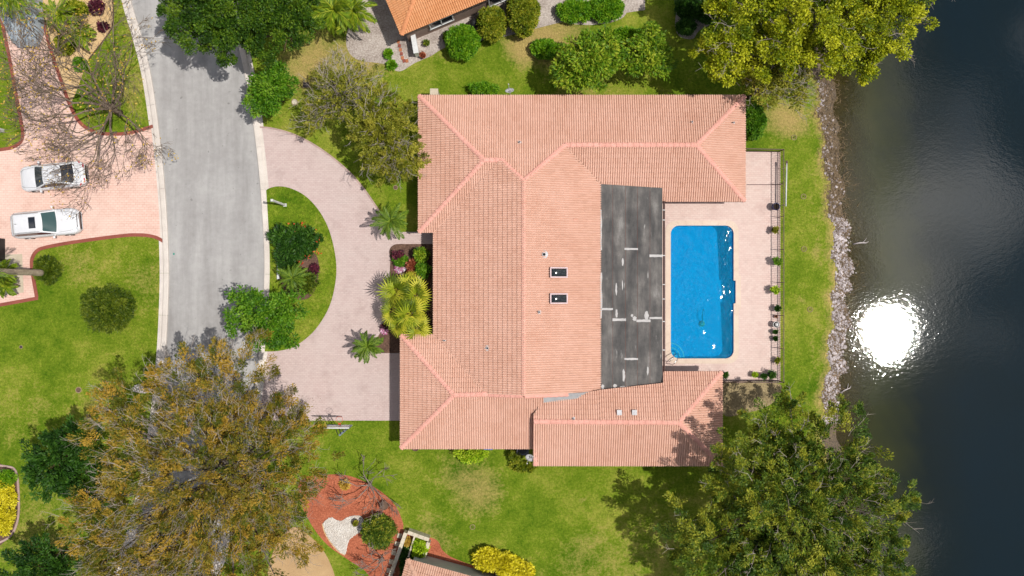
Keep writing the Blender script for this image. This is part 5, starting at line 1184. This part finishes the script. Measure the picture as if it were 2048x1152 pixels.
def car(px, py, heading, label, L=4.7, W=1.84, H=1.45, suv=False):
    c = P(px, py, .6); t = thing('car', label, 'car', (c.x, c.y, .034), heading, 'white cars on the pink drive'); hw = W / 2; hl = L / 2
    def plan(x):   # half width of the body at x
        u = abs(x) / hl; return hw * (1 - .30 * max(0, (u - .80) / .20) ** 2.2 - .03 * u * u)
    if suv: TOP = [(-hl, .82), (-hl + .12, 1.02), (-1.9, 1.06), (.9, 1.06), (1.5, 1.00), (hl - .25, .88), (hl, .66)]
    else: TOP = [(-hl, .72), (-hl + .10, .93), (-1.6, .98), (.95, .93), (1.5, .88), (hl - .25, .76), (hl, .56)]
    tx, tz = [p[0] for p in TOP], [p[1] for p in TOP]
    def top(x): return float(np.interp(x, tx, tz))
    st = sorted(set(list(np.linspace(-hl, hl, 25)) + [-hl + .04, hl - .04, -hl + .1, hl - .1])); mb = MB(); prof = [(.86, .22), (.97, .30), (1.0, .52), (.985, .72), (.93, .93), (.80, .985), (.45, 1.0), (0, 1.01)]
    vs = []
    for x in st:
        w, z1 = plan(x), top(x); row = []
        for a, b in prof: row.append((x, w * a, .2 + (z1 - .2) * (b - .2) / .8 if b > .25 else .24))
        vs += row + [(x, -y, z) for _, y, z in reversed(row[:-1])]
    m = 2 * len(prof) - 1; fs = [(i * m + k, i * m + k + 1, (i + 1) * m + k + 1, (i + 1) * m + k) for i in range(len(st) - 1) for k in range(m - 1)]
    fs += [(i * m + m - 1, i * m, (i + 1) * m, (i + 1) * m + m - 1) for i in range(len(st) - 1)] + [tuple(range(m)), tuple(range((len(st) - 1) * m + m - 1, (len(st) - 1) * m - 1, -1))]
    mb.add(vs, fs); bd = mb.obj('body', M_car, t, smooth=True)
    # greenhouse
    if suv: RO = [(-2.12, 1.05), (-1.92, 1.40), (-1.70, H - .05), (-1.1, H), (-.2, H), (.20, H - .05), (1.02, 1.05)]
    else: RO = [(-1.72, .97), (-1.30, 1.16), (-.85, H - .06), (-.35, H), (.05, H - .015), (.30, H - .08), (1.10, .93)]
    rx, rz = [p[0] for p in RO], [p[1] for p in RO]; belt = 1.0 if suv else .90; x0, x1 = rx[0], rx[-1]
    def cab(x, a):
        z = float(np.interp(x, rx, rz)); k = max(0, (z - belt) / (H - belt)); wb = plan(x) * .90; wt = wb - (.17 if suv else .21) * k; s = 1 if a >= 0 else -1; aa = abs(a)
        if aa < .7: q = aa / .7; return Vector((x, s * wt * q, z + .035 * (1 - q ** 2.5) * (0.3 + .7 * k)))
        q = (aa - .7) / .3; return Vector((x, s * (wt + (wb - wt) * q), z + (min(belt - .06, z) - z) * q))
    def cabn(x, a, e):
        p = cab(x, a); dx = cab(min(x + .02, x1), a) - cab(max(x - .02, x0), a); da = cab(x, a + .01) - cab(x, a - .01); n = dx.cross(da)
        if n.length < 1e-9: return p
        n.normalize(); 
        if n.z < -0.05 or (abs(n.z) <= .05 and n.y * a < 0): n = -n
        return p + n * e
    MB().grid(lambda u, v: cab(x0 + (x1 - x0) * u, -1 + 2 * v), 40, 40).obj('cabin', M_car, t, smooth=True)
    def pane(name, xa, xb, aa, ab, mat, sk=0, nu=10, nv=10): return MB().grid(lambda u, v: cabn(xa + (xb - xa) * u + sk * (1 - abs(2 * v - 1) ** 2) , aa + (ab - aa) * v, .012), nu, nv).obj(name, mat, t, smooth=True)
    if suv:
        pane('windscreen', .22, .94, -.62, .62, M_glassg, .05); pane('rear_window', -2.07, -1.90, -.6, .6, M_glass)
        for s in (-1, 1): pane('side_window', -1.75, .60, s * .73, s * .92, M_glass, 0, 16, 4)
        sr = pane('sunroof', -.62, -.16, -.40, .40, M_glass)
        for s in (-1, 1): MB().tube([cabn(x, s * .66, .05) for x in np.linspace(-1.7, .05, 8)], .018, 6).obj('roof_rail', M_rim, t)
        MB().tube([cabn(-1.5, 0, .0), cabn(-1.56, 0, .09)], .02, 5).obj('aerial', M_trim, t)
    else:
        pane('windscreen', .30, 1.03, -.64, .64, M_glass, .06); pane('rear_window', -1.60, -.90, -.62, .62, M_glass, -.06)
        for s in (-1, 1): pane('side_window', -1.18, .70, s * .73, s * .91, M_glass, 0, 16, 4)
    for s in (-1, 1):
        MB().tube([(.80, s * plan(.8) * .9, belt), (.76, s * (hw + .14), belt + .06)], [.03, .03], 5).obj('mirror', M_car, t); MB().box((.74, s * (hw + .11), belt + .07), (.13, .2, .14), taper=.85).obj('mirror_housing', M_car, t, bevel=.03)
        xh = hl - .22; zh = top(xh) - .03; MB().add([(xh + .14, s * plan(xh + .14) * .98, zh - .12), (xh + .10, s * hw * .48, zh + .02), (xh - .06, s * hw * .62, zh + .05), (xh - .30, s * plan(xh - .3) * .96, zh - .02), (xh - .28, s * plan(xh - .28) * 1.005, zh - .10)], [(0, 1, 2, 3, 4) if s > 0 else (4, 3, 2, 1, 0)]).obj('headlight', M_lamp, t)
        xr = -hl; zt = top(xr + .1); MB().add([(xr - .005, s * plan(xr) * .55, zt - .10), (xr + .02, s * plan(xr + .02) * 1.0, zt - .15), (xr + .40, s * plan(xr + .4) * 1.008, zt - .10), (xr + .34, s * plan(xr + .34) * .93, zt + .012), (xr + .06, s * plan(xr + .06) * .62, zt - .02)], [(0, 1, 2, 3, 4) if s < 0 else (4, 3, 2, 1, 0)]).obj('tail_light', M_red, t)
        for xw in (hl - .92, -hl + .98):
            w = MB().tube([(xw, s * (hw - .20), .33), (xw, s * (hw + .005), .33)], .33, 18).obj('wheel', M_tyre, t, smooth=False); MB().tube([(xw, s * (hw - .02), .33), (xw, s * (hw + .015), .33)], .21, 14).obj('rim', M_rim, w)
    for s in (-1, 1):
        MB().tube([(x, s * plan(x) * (.80 - .12 * (x - 1.0) / (hl - 1.2)), top(x) * .992 + .012) for x in np.linspace(1.12, hl - .22, 7)], .007, 4).obj('bonnet_seam', M_trim, t)
        if not suv: MB().tube([(x, s * plan(x) * .74, top(x) * .995 + .010) for x in np.linspace(-hl + .12, -1.66, 6)], .007, 4).obj('boot_seam', M_trim, t)
    MB().box((hl - .02, 0, .42), (.06, W * .62, .16)).obj('grille', M_trim, t, bevel=.01); MB().box((-hl + .01, 0, .36), (.05, W * .6, .12)).obj('rear_bumper_trim', M_trim, t, bevel=.01)
    if suv: MB().tube([(hl - .10, y, top(hl - .15) + .0) for y in (-.45, -.2, 0, .2, .45)], .02, 5).obj('grille_bar', M_trim, t)
    return t
car(107, 353, math.atan2(-13, -131), 'white sedan under the bare twigs, nose to the left', 4.65, 1.84, 1.44)
car(93, 447, math.atan2(12, 135), 'white crossover with dark sunroof and green windscreen, nose to the right', 4.75, 1.90, 1.66, True)
# car under a cover
M_cover = M('silver_car_cover', C(196, 206, 214), C(160, 172, 184), 1.2, 14, .5, .01)
cc = P(40, 12, .8); cv = thing('covered_car', 'large car under a silver grey cover below the palm at top left', 'car', (cc.x, cc.y, .034), math.radians(94))
def cover(u, v):
    x = -2.7 + 5.4 * u; s = 2 * v - 1; e = (1 - abs(2 * u - 1) ** 5); w = 1.22 * (.60 + .40 * (1 - abs(2 * u - 1) ** 4)); hgt = float(np.interp(x, [-2.7, -2.4, -1.7, -.9, .6, 1.3, 2.5, 2.7], [.06, .8, 1.02, 1.62, 1.66, 1.12, .95, .06]))
    a = abs(s); y = s / max(a, 1e-6) * w * (1 - (1 - a) ** 1.8) if a > 0 else 0; z = hgt * (1 - a ** 5) * 1.0 + .03
    wr = .018 * math.sin(x * 9 + y * 4) + .014 * math.sin(y * 13 + x * 5)
    return (x, y + wr * a, max(.02, z + wr * (1 - a)))
MB().grid(cover, 44, 30).obj('cover', M_cover, cv, smooth=True)
MB().tube([(x, y, .05) for x, y in [(-2.66, -.8), (-2.70, 0), (-2.66, .8)]], .03, 6).obj('hem', M_trim, cv)
for x in (-1.6, 1.5):
    for s in (-1, 1): MB().tube([(x, s * .75, .33), (x, s * .95, .33)], .33, 14).obj('wheel', M_tyre, cv)

# ------------------------------------------------------------------ basketball hoop
M_bluegrey = M('blue_grey_metal', C(150, 164, 176), C(120, 134, 148), 3, 20, .45); M_orange = M('orange_hoop', C(236, 110, 70), C(210, 84, 50), 3, 20, .5)
m, nt, b = newmat('acrylic_board'); b.inputs['Base Color'].default_value = (.75, .77, .78, 1); b.inputs['Roughness'].default_value = .15; b.inputs['Alpha'].default_value = .55; M_acry = m
bh = thing('basketball_hoop', 'basketball hoop with clear backboard at the lower edge of the pink driveway', 'basketball hoop', P(698, 854) + Vector((0, 0, -.01)))
MB().tube([(0, 0, 0), (0, 0, 3.25)], .075, 10).obj('pole', M_bluegrey, bh, smooth=True)
bb = MB().box((-.05, .60, 3.42), (1.60, .04, 1.05)).obj('backboard', M_acry, bh)
for dx, dz, sx, sz in ((0, .54, 1.68, .06), (0, -.54, 1.68, .06), (.81, 0, .06, 1.02), (-.81, 0, .06, 1.02)): MB().box((-.05 + dx, .60, 3.42 + dz), (sx, .075, sz)).obj('board_frame', M_white if dz else M_bluegrey, bb)
for s in (-.16, .06):
    MB().tube([(s, .02, 2.2), (s, .58, 3.05)], .03, 6).obj('arm', M_trim, bh); MB().tube([(s, .02, 3.1), (s, .58, 3.75)], .03, 6).obj('arm', M_trim, bh)
for z in (2.5, 2.8): MB().tube([(-.16, .02 + (z - 2.2) * .66, z), (.06, .02 + (z - 2.2) * .66, z)], .022, 6).obj('rung', M_trim, bh)
MB().box((-.05, .70, 3.0), (.16, .14, .14)).obj('bracket', M_orange, bh, bevel=.01)
MB().tube([(-.05 + .228 * math.cos(a), 1.0 + .228 * math.sin(a), 3.05) for a in np.linspace(0, 2 * math.pi, 25)], .012, 6, False).obj('rim', M_orange, bh)
mb = MB()
for k in range(12):
    a, a2 = 6.283 * k / 12, 6.283 * (k + 1) / 12
    for sgn in (a, a2): mb.tube([(-.05 + .22 * math.cos(a), 1.0 + .22 * math.sin(a), 3.04), (-.05 + .13 * math.cos((a + sgn) / 2 + .25), 1.0 + .13 * math.sin((a + sgn) / 2 + .25), 2.65)], .004, 3, False)
mb.obj('net', M_white, bh)
# white post on the island, wall lamp post etc.
wpst = thing('white_post', 'tall square white post standing on the driveway island lawn', 'post', P(571, 410.5) + Vector((0, 0, .07)))
MB().box((0, 0, 1.65), (.13, .13, 3.3)).obj('shaft', M_white, wpst, bevel=.01); MB().box((0, 0, 3.33), (.18, .18, .06), taper=.6).obj('cap', M_white, wpst); MB().box((0, 0, .06), (.22, .22, .12)).obj('foot', M_white, wpst)
# ------------------------------------------------------------------ satellite dishes, air units
def dish(loc, rz, tilt, label, R=.34):
    t = thing('satellite_dish', label, 'satellite dish', loc, rz, 'satellite dishes'); rf = MB()
    MB().tube([(0, 0, 0), (0, 0, .35), (.05, 0, .5)], .025, 8).obj('mast', M_flash, t)
    n = 18; vs = [(0, 0, 0)]; fs = []
    for i, r in enumerate((.35, .7, 1.0)):
        for k in range(n): a = 6.283 * k / n; vs.append((R * r * math.cos(a), R * .9 * r * math.sin(a), .09 * r * r))
    fs += [(0, 1 + k, 1 + (k + 1) % n) for k in range(n)]
    for i in range(2): fs += [(1 + i * n + k, 1 + i * n + (k + 1) % n, 1 + (i + 1) * n + (k + 1) % n, 1 + (i + 1) * n + k) for k in range(n)]
    d = MB().add(vs, fs).obj('reflector', M_lead, t, smooth=True, loc=(.1, 0, .55), rot=(0, tilt, 0)); d.modifiers.new('solid', 'SOLIDIFY').thickness = .012
    MB().tube([(.1, 0, .5), (.5, 0, .55), (.56, 0, .72)], .014, 6).obj('feed_arm', M_flash, t); MB().box((.56, 0, .75), (.07, .07, .12)).obj('receiver', M_lead, t, bevel=.01)
dish(Q(1020, 190, EZ + .1), math.radians(100), .9, 'white satellite dish on the north eave of the house'); dish(Q(1062, 908, EZ - .2), math.radians(-120), .75, 'oval grey satellite dish in the step of the south roof edge', .36)
ac = thing('air_conditioner', 'dark grey air conditioner unit in the roof step behind the satellite dish', 'air conditioner', P(1045, 894))
MB().box((0, 0, .42), (.85, .85, .8)).obj('casing', M('dark_casing', C(92, 98, 106), C(66, 70, 78), 3, 20, .5), ac, bevel=.02); MB().lathe([(.33, .82), (.33, .85), (.30, .86)], 18).obj('fan_grille', M_trim, ac); MB().box((-.38, 0, .84), (.05, .84, .05)).obj('corner_rail', M_lead, ac)
bb_ = thing('blue_bin', 'bright blue lid just showing under the south eave', 'bin', P(977, 885)); MB().box((0, 0, .4), (.55, .55, .8), taper=1.1).obj('body', M('blue_plastic', C(30, 110, 200), C(20, 90, 170), 3, 20, .4), bb_, bevel=.03); MB().box((0, -.02, .84), (.64, .68, .07)).obj('lid', bpy.data.materials['blue_plastic'], bb_, bevel=.02)
ub = thing('utility_box', 'beige box fixed to the wall at the top left of the long roof', 'box', P(873, 196)); MB().box((0, .02, .9), (.52, .36, 1.8)).obj('casing', M_conc, ub, bevel=.02); MB().box((0, .02, 1.82), (.56, .42, .05)).obj('lid', M_conc, ub)
cs = thing('corner_pot', 'brown spiral planter under the lower left roof corner of the garage', 'pot', P(832, 892)); MB().lathe([(.18, 0), (.28, .35), (.30, .4), (.25, .4), (.24, .34)], 16).obj('pot', M_pot['brown'], cs, smooth=True)
# ------------------------------------------------------------------ pots on the deck
def pot(px, py, kind, label, r=.2, h=.42, plant=None, ph=.5, pr=None, z=.06, cat='potted plant', name='potted_plant'):
    c = P(px, py, h); t = thing(name, label, cat, (c.x, c.y, z), group='pots along the pool deck')
    MB().lathe([(r * .68, 0), (r * .9, h * .5), (r, h * .92), (r * 1.08, h * .93), (r * 1.08, h), (r * .88, h), (r * .86, h * .86)], 18).obj('pot', M_pot[kind], t, smooth=True)
    MB().lathe([(r * .87, h * .86), (r * .8, h * .89)], 16).obj('soil', M_potsoil, t)
    if plant:
        SEED[0] += 1; g = np.random.default_rng(SEED[0]); pr = pr or r; me, cc_ = crown_mesh('foliage', [(0, 0, h + ph * .45, pr, pr, ph * .5)], LM[plant], g, clumps=16, per=26, cr=pr * .4, leaf=(.07, .17), wid=.4, wob=.2, shell=.3); link('foliage', me, t)
        mb = MB()
        for i in range(5): mb.tube([(0, 0, h * .85), tuple(Vector(cc_[i]))], [.012, .005], 4, False)
        mb.obj('stem', M_barkb, t)
    return t
pot(1552, 413, 'navy', 'large empty navy glazed pot by the fence below the deck joint', .26, .55, cat='pot', name='garden_pot')
pot(1549, 460, 'brown', 'brown pot with dry plant, second pot down the fence', .2, .4, 'olive', .3); pot(1552, 523, 'dark', 'leafy green plant in dark pot midway between brown pot and yellow green plant', .17, .35, 'mid', .5, .26)
pot(1548, 580, 'dark', 'yellow green plant in dark pot level with the pool recess', .2, .42, 'lime', .4, .24); pot(1553, 617, 'white', 'green plant in a round white pot below the pool recess', .2, .38, 'dusk', .2, .17)
pot(1552, 633, 'clay', 'small tipped terracotta pot between the two white pots', .11, .22); ur = pot(1552, 649, 'white', 'white urn with a white ball on top', .21, .5, cat='urn', name='garden_urn'); MB().lathe([(.02, .46), (.1, .5), (.13, .58), (.1, .66), (.02, .7)], 14).obj('ball', M_white, ur, smooth=True)
pot(1550, 664, 'dark', 'upper of two small dark pots below the white urn', .15, .3, 'dusk', .15, .1); pot(1550, 677, 'dark', 'lower of two small dark pots below the white urn', .14, .28, 'dusk', .15, .1); pot(1554, 721, 'brown', 'little green plant alone near the lower fence corner', .15, .26, 'clipy', .25, .16)
pot(1509, 750, 'clay', 'yellow plant leftmost of the three pots at the lower fence', .14, .24, 'lime', .3, .16); pot(1526, 752, 'white', 'green plant in white pot in the middle of the three at the lower fence', .2, .36, 'dusk', .25, .18); pot(1542, 748, 'navy', 'large green plant rightmost of the three pots at the lower fence', .23, .42, 'dusk', .4, .27)
pot(1449, 750, 'dark', 'round green plant in the pot beside the lower roof corner', .19, .3, 'dusk', .3, .2)

# ------------------------------------------------------------------ neighbouring houses
def hip_house(corner, ang, w, d, ez, k, ov, label, tm, rmat, wallm, fascia, wins=(), name='neighbour_house'):
    """corner: world point of one eave corner; the roof spreads along +ang (w) and to its left (d)"""
    t = thing(name, label, 'house'); e1 = Vector((math.cos(ang), math.sin(ang), 0)); e2 = Vector((-e1.y, e1.x, 0)); o = Vector((corner[0], corner[1], ez))
    rz_ = ez + k * d / 2
    a, b, c, dd = o, o + e1 * w, o + e1 * w + e2 * d, o + e2 * d; r1 = o + e1 * d / 2 + e2 * d / 2; r1.z = rz_; r2 = o + e1 * (w - d / 2) + e2 * d / 2; r2.z = rz_
    pls = [([a, b, r2, r1], -e2), ([b, c, r2], e1), ([c, dd, r1, r2], e2), ([dd, a, r1], -e1)]
    rf = deck_base(t, [p for p, _ in pls], fascia)
    for p, dn in pls: tile_slope(rf, p, dn, tm)
    me = ridge_mesh('ridge_tile', rmat)
    for p, q in ((a, r1), (dd, r1), (r1, r2), (b, r2), (c, r2)): ridge_line(rf, me, p, q, step=.42)
    m = o + e1 * w / 2 + e2 * d / 2
    MB().box((m.x, m.y, ez / 2 - .07), (w - 2 * ov, d - 2 * ov, ez - .14), ang).obj('wall', wallm, t)
    for s, ww, z0, z1 in wins:
        p = o + e1 * s + e2 * (ov - .02); wd = MB().box((p.x, p.y, (z0 + z1) / 2), (ww, .06, z1 - z0), ang).obj('window', M_glass, t)
        for du in (-ww / 2, 0, ww / 2): q = p + e1 * du; MB().box((q.x - e2.x * .03, q.y - e2.y * .03, (z0 + z1) / 2), (.07, .09, z1 - z0 + .1), ang).obj('frame', M_white, wd)
        for z in (z0, z1): MB().box((p.x - e2.x * .04, p.y - e2.y * .04, z), (ww + .16, .10, .07), ang).obj('frame', M_white, wd)
    return t, o, e1, e2
M_wtop = M('brown_stucco', C(176, 150, 136), C(148, 124, 112), .8, 30, .9, .004)
ang = math.atan2(70, 167)
nh, o, e1, e2 = hip_house(P(803, 70, 2.9), ang, 19, 9.5, 2.9, .32, .30, 'orange tiled neighbouring house cut by the top edge', M_tile_top, M_ridge_top, M_wtop, M_fascia, wins=((2.9, 1.7, .9, 2.1), (7.4, 1.8, .5, 2.2), (12.0, 1.6, .9, 2.1)))
# low white wall running out from its corner
gw = thing('garden_wall', 'low white capped wall running down from the corner of the top house', 'wall', P(831, 88), math.radians(100)); MB().box((0, 0, .5), (1.9, .28, 1.0)).obj('wall', M_white, gw, bevel=.01); MB().box((0.1, 0, 1.03), (1.2, .34, .06)).obj('coping', M_white, gw); MB().box((-.7, 0, 1.05), (.55, .36, .10)).obj('pier_cap', M_white, gw, bevel=.01)
for i, (x, y, lab) in enumerate(((853, 86, 'upper round pot right of the low white wall'), (846, 110, 'lower clay pot right of the low white wall'))): pot(x, y, ('brown', 'clay')[i], lab, .2, .3, 'bronze' if i else 'lakeside', .2, .16, z=.01)
gl = thing('barbecue', 'black kettle barbecue between the round bushes and the top house', 'barbecue', P(950, 54)); MB().lathe([(.05, .62), (.28, .75), (.33, .9), (.28, 1.08), (.1, 1.18), (.03, 1.2)], 16).obj('kettle', M_trim, gl, smooth=True)
for a in (0, 2.09, 4.19): MB().tube([(.1 * math.cos(a), .1 * math.sin(a), .7), (.32 * math.cos(a), .32 * math.sin(a), 0)], .015, 5).obj('leg', M_rim, gl)
MB().tube([(-.07, 0, 1.2), (0, 0, 1.26), (.07, 0, 1.2)], .015, 5).obj('handle', M_rim, gl); MB().box((.42, .05, .86), (.28, .3, .03)).obj('side_shelf', M_white, gl)
be = thing('brick_edging', 'short row of orange bricks edging the gravel beside the top house corner', 'edging', P(797, 84))
for i, (x, y) in enumerate(((797, 84), (799, 92), (801, 100), (803, 108), (805, 116), (808, 122), (814, 122))): MB().box((0, 0, .03), (.24, .2, .07)).obj('brick', M_border if i % 2 else M_pot['clay'], be, bevel=.01, loc=P(x, y) - P(797, 84) + Vector((0, 0, .005)), rot=(0, 0, math.radians(80 + 4 * i)))
ang2 = -math.atan2(34, 125)
M_fw = M('white_fascia', C(222, 222, 226), C(198, 198, 204), 2, 20, .6)
t2, o2, f1, f2 = None, None, None, None
c0 = P(815, 1118, 2.7); u1 = Vector((math.cos(ang2), math.sin(ang2), 0)); u2 = Vector((-u1.y, u1.x, 0)); c1 = c0 - u2 * 9.0
hip_house((c1.x, c1.y), ang2, 14, 9.0, 2.7, .30, .35, 'dusty pink tiled neighbouring house cut by the bottom edge', M_tile_bot, M_tile_bot, M('pale_grey_stucco', C(206, 204, 200), C(180, 178, 176), .8, 30, .9), M_fw)
# stone planter walls
M_cream = M('cream_stone', C(232, 222, 200), C(206, 192, 168), 1.2, 14, .85, .006)
pw = thing('planter', 'cream stone walled planter beside the bottom house', 'planter')
def wall_blocks(a, b, h=.75, th=.26, bl=.42):
    A, B = P(a[0], a[1], h), P(b[0], b[1], h); d = B - A; n = max(1, round(d.length / bl)); rz = math.atan2(d.y, d.x)
    for i in range(n):
        p = A + d * ((i + .5) / n); MB().box((p.x, p.y, h / 2 - .01), (d.length / n - .012, th, h - .02 + random.uniform(-.01, .01)), rz).obj('stone', M_cream, pw, bevel=.012)
wall_blocks((811, 1066), (776, 1165)); wall_blocks((815, 1065), (858, 1080)); wall_blocks((857, 1085), (846, 1122)); wall_blocks((829, 1073), (816, 1116), .7, .12, .6)
for i, (x, y) in enumerate(((799, 1071), (794, 1087), (788, 1105), (783, 1123), (778, 1140))): tag(MB().box((0, 0, .05), (.30, .33, .10)).obj('stepping_stone', M_cream, None, bevel=.02, loc=P(x, y) + Vector((0, 0, .01)), rot=(0, 0, -.25 + .05 * i)), ('topmost', 'second', 'middle', 'fourth', 'lowest')[i] + ' white stepping stone beside the planter wall', 'stepping stone', 'white stepping stones')
# white pebbles
WP = catmull([(647, 1046), (662, 1035), (680, 1042), (700, 1033), (722, 1032), (728, 1048), (718, 1064), (700, 1078), (694, 1095), (690, 1108), (676, 1100), (660, 1080), (650, 1062)], 4, True)
M_peb = M('white_pebble', C(246, 240, 232), C(214, 202, 190), 2, 12, .7)
sheet('pebble_bed', WP, .022, M_peb); pp = []
while len(pp) < 1400:
    x, y = rr.uniform(644, 730), rr.uniform(1030, 1110)
    if inpoly(x, y, WP): q = P(x, y); pp.append((q.x, q.y, .03))
tag(rubble(0, M_peb, 0, 0, pp, 'white_pebbles', None, .03, .075), 'patch of white pebbles on the red mulch at the bottom', 'pebbles')
ribbon('pebble_edging', catmull([(645, 1048), (650, 1066), (662, 1086), (676, 1102), (690, 1110)], 5), .06, .05, M_tan)
sp_ = pot(711, 1046, 'brown', 'brown woven ball planter on the white pebbles', .24, .34, 'olive', .1, .15, z=.03); ri = thing('birdbath', 'round stone dish on the red mulch near the lawn edge', 'birdbath', P(770, 1008)); MB().lathe([(.16, 0), (.12, .25), (.28, .38), (.32, .44), (.27, .44), (.1, .39)], 18).obj('bowl', M_pot['brown'], ri, smooth=True)
# air unit among the golden shrubs
a2 = thing('air_conditioner', 'pale air conditioner unit among the golden shrubs at the bottom edge', 'air conditioner', P(1003, 1150), ang2); MB().box((0, 0, .4), (.9, .9, .8)).obj('casing', M_flash, a2, bevel=.02); MB().lathe([(.36, .80), (.36, .83), (.3, .835)], 20).obj('fan_grille', M_trim, a2)
# low wall, steps and pots in the house bed
M_lowwall = M('cream_low_wall', C(226, 206, 160), C(200, 178, 134), 1.5, 16, .85)
lw = thing('low_wall', 'low cream wall between the house bed and the entry', 'wall', P(839, 560), 0)
for i in range(6): MB().box((0, 1.25 - i * .5, .22), (.30, .49, .44)).obj('block', M_lowwall, lw, bevel=.012)
ew = thing('entry_wall', 'short pinkish tiled plinth at the lower end of the house bed', 'wall', P(846, 655), 0); MB().box((0, 0, .2), (.85, .95, .4)).obj('plinth', M_border, ew, bevel=.02); MB().box((-.28, 0, .42), (.3, .95, .05)).obj('coping', M_lowwall, ew)
bird = thing('garden_ornament', 'small grey ornament on the plinth near the entry', 'ornament', P(850, 655) + Vector((0, 0, .4))); MB().lathe([(.06, 0), (.05, .1), (.12, .2), (.1, .3), (.03, .36)], 12).obj('body', M_flash, bird, smooth=True); MB().lathe([(.02, .34), (.06, .38), (.05, .44), (.01, .47)], 10).obj('head', M_lead, bird, smooth=True)
bw = thing('low_wall', 'white painted low wall along the kerb side of the island bed', 'wall', P(558, 525), 0)
for i in range(4): MB().box((0, .9 - i * .6, .15), (.16, .59, .22)).obj('block', M_white, bw, bevel=.01)
# things in the lawns
def cover_lid(px, py, r, mat, label, sq=False):
    t = thing('access_cover', label, 'cover', P(px, py)); 
    if sq: MB().box((0, 0, .015), (r * 2, r * 1.8, .03)).obj('lid', mat, t, bevel=.008); MB().box((0, 0, .008), (r * 2.4, r * 2.2, .016)).obj('rim', M_soil, t)
    else: MB().lathe([(r, 0), (r, .025), (r * .9, .03)], 18).obj('lid', mat, t); MB().lathe([(r * 1.35, 0), (r * 1.3, .012)], 18).obj('rim', M_soil, t)
cover_lid(157, 780, .17, M_pot['brown'], 'round brown cover in the left lawn'); cover_lid(177, 833, .14, M_pot['dark'], 'square dark cover in the left lawn beside the rusty tree', True); cover_lid(42, 694, .10, M_pot['dark'], 'small dark round cover at the left lawn edge')
cover_lid(791, 375, .13, M_pot['brown'], 'brown round cover in the strip of lawn beside the house'); cover_lid(612, 170, .2, M_pot['dark'], 'dark cover in the dry lawn by the thin tree', True); cover_lid(589, 204, .18, M_cream, 'pale round cover beside the small kerb tree')
for x, y, lab in ((1607, 393, 'upper pale sprinkler ring in the lakeside lawn'), (1608, 498, 'middle pale sprinkler ring in the lakeside lawn'), (1620, 619, 'lower pale sprinkler ring in the lakeside lawn'), (1588, 275, 'pale sprinkler ring near the dry patch by the lake'), (945, 1062 - 8, 'sprinkler ring in the lower lawn by the planter')):
    t = thing('sprinkler', lab, 'sprinkler', P(x, y), group='lawn sprinklers'); MB().tube([(.17 * math.cos(a), .17 * math.sin(a), .02) for a in np.linspace(0, 6.283, 15)], .03, 5, False).obj('ring', M_soil, t); MB().lathe([(.04, 0), (.04, .05), (.02, .06)], 8).obj('head', M_pot['dark'], t)
st_ = thing('lawn_stone', 'grey stone at the foot of the wide shrub on the left lawn', 'stone', P(264, 625)); o = link('stone', RK[1], st_, (0, 0, .08)); o.scale = (.22, .3, .25)
wb = thing('white_box', 'white box fixed at the left edge of the lawn', 'box', P(2, 262)); MB().box((0, 0, .3), (.5, .25, .6)).obj('casing', M_white, wb, bevel=.02); MB().box((0, 0, .62), (.54, .29, .04)).obj('lid', M_white, wb)
gr = thing('garden_gate_post', 'dark post at the left edge above the tall palm trunk', 'post', P(8, 500)); MB().box((0, 0, .5), (.2, 1.6, 1.0)).obj('panel', M_trim, gr); MB().box((0, 0, 1.03), (.28, 1.7, .06)).obj('coping', M_white, gr)
sv = thing('stone_slab', 'big pale grey rock at the left edge of the rusty tree by the road', 'rock', P(288, 775)); o = link('stone', RK[2], sv, (0, 0, .3)); o.scale = (.7, .4, .6)
# road reflector and small kerb fittings
tag(MB().box((0, 0, .02), (.10, .14, .05)).obj('kerb_marker', M('green_marker', C(60, 170, 150), None, 3, 20, .5), None, bevel=.01, loc=P(349, 508) + Vector((0, 0, .10))), 'small green marker on the left kerb', 'marker')
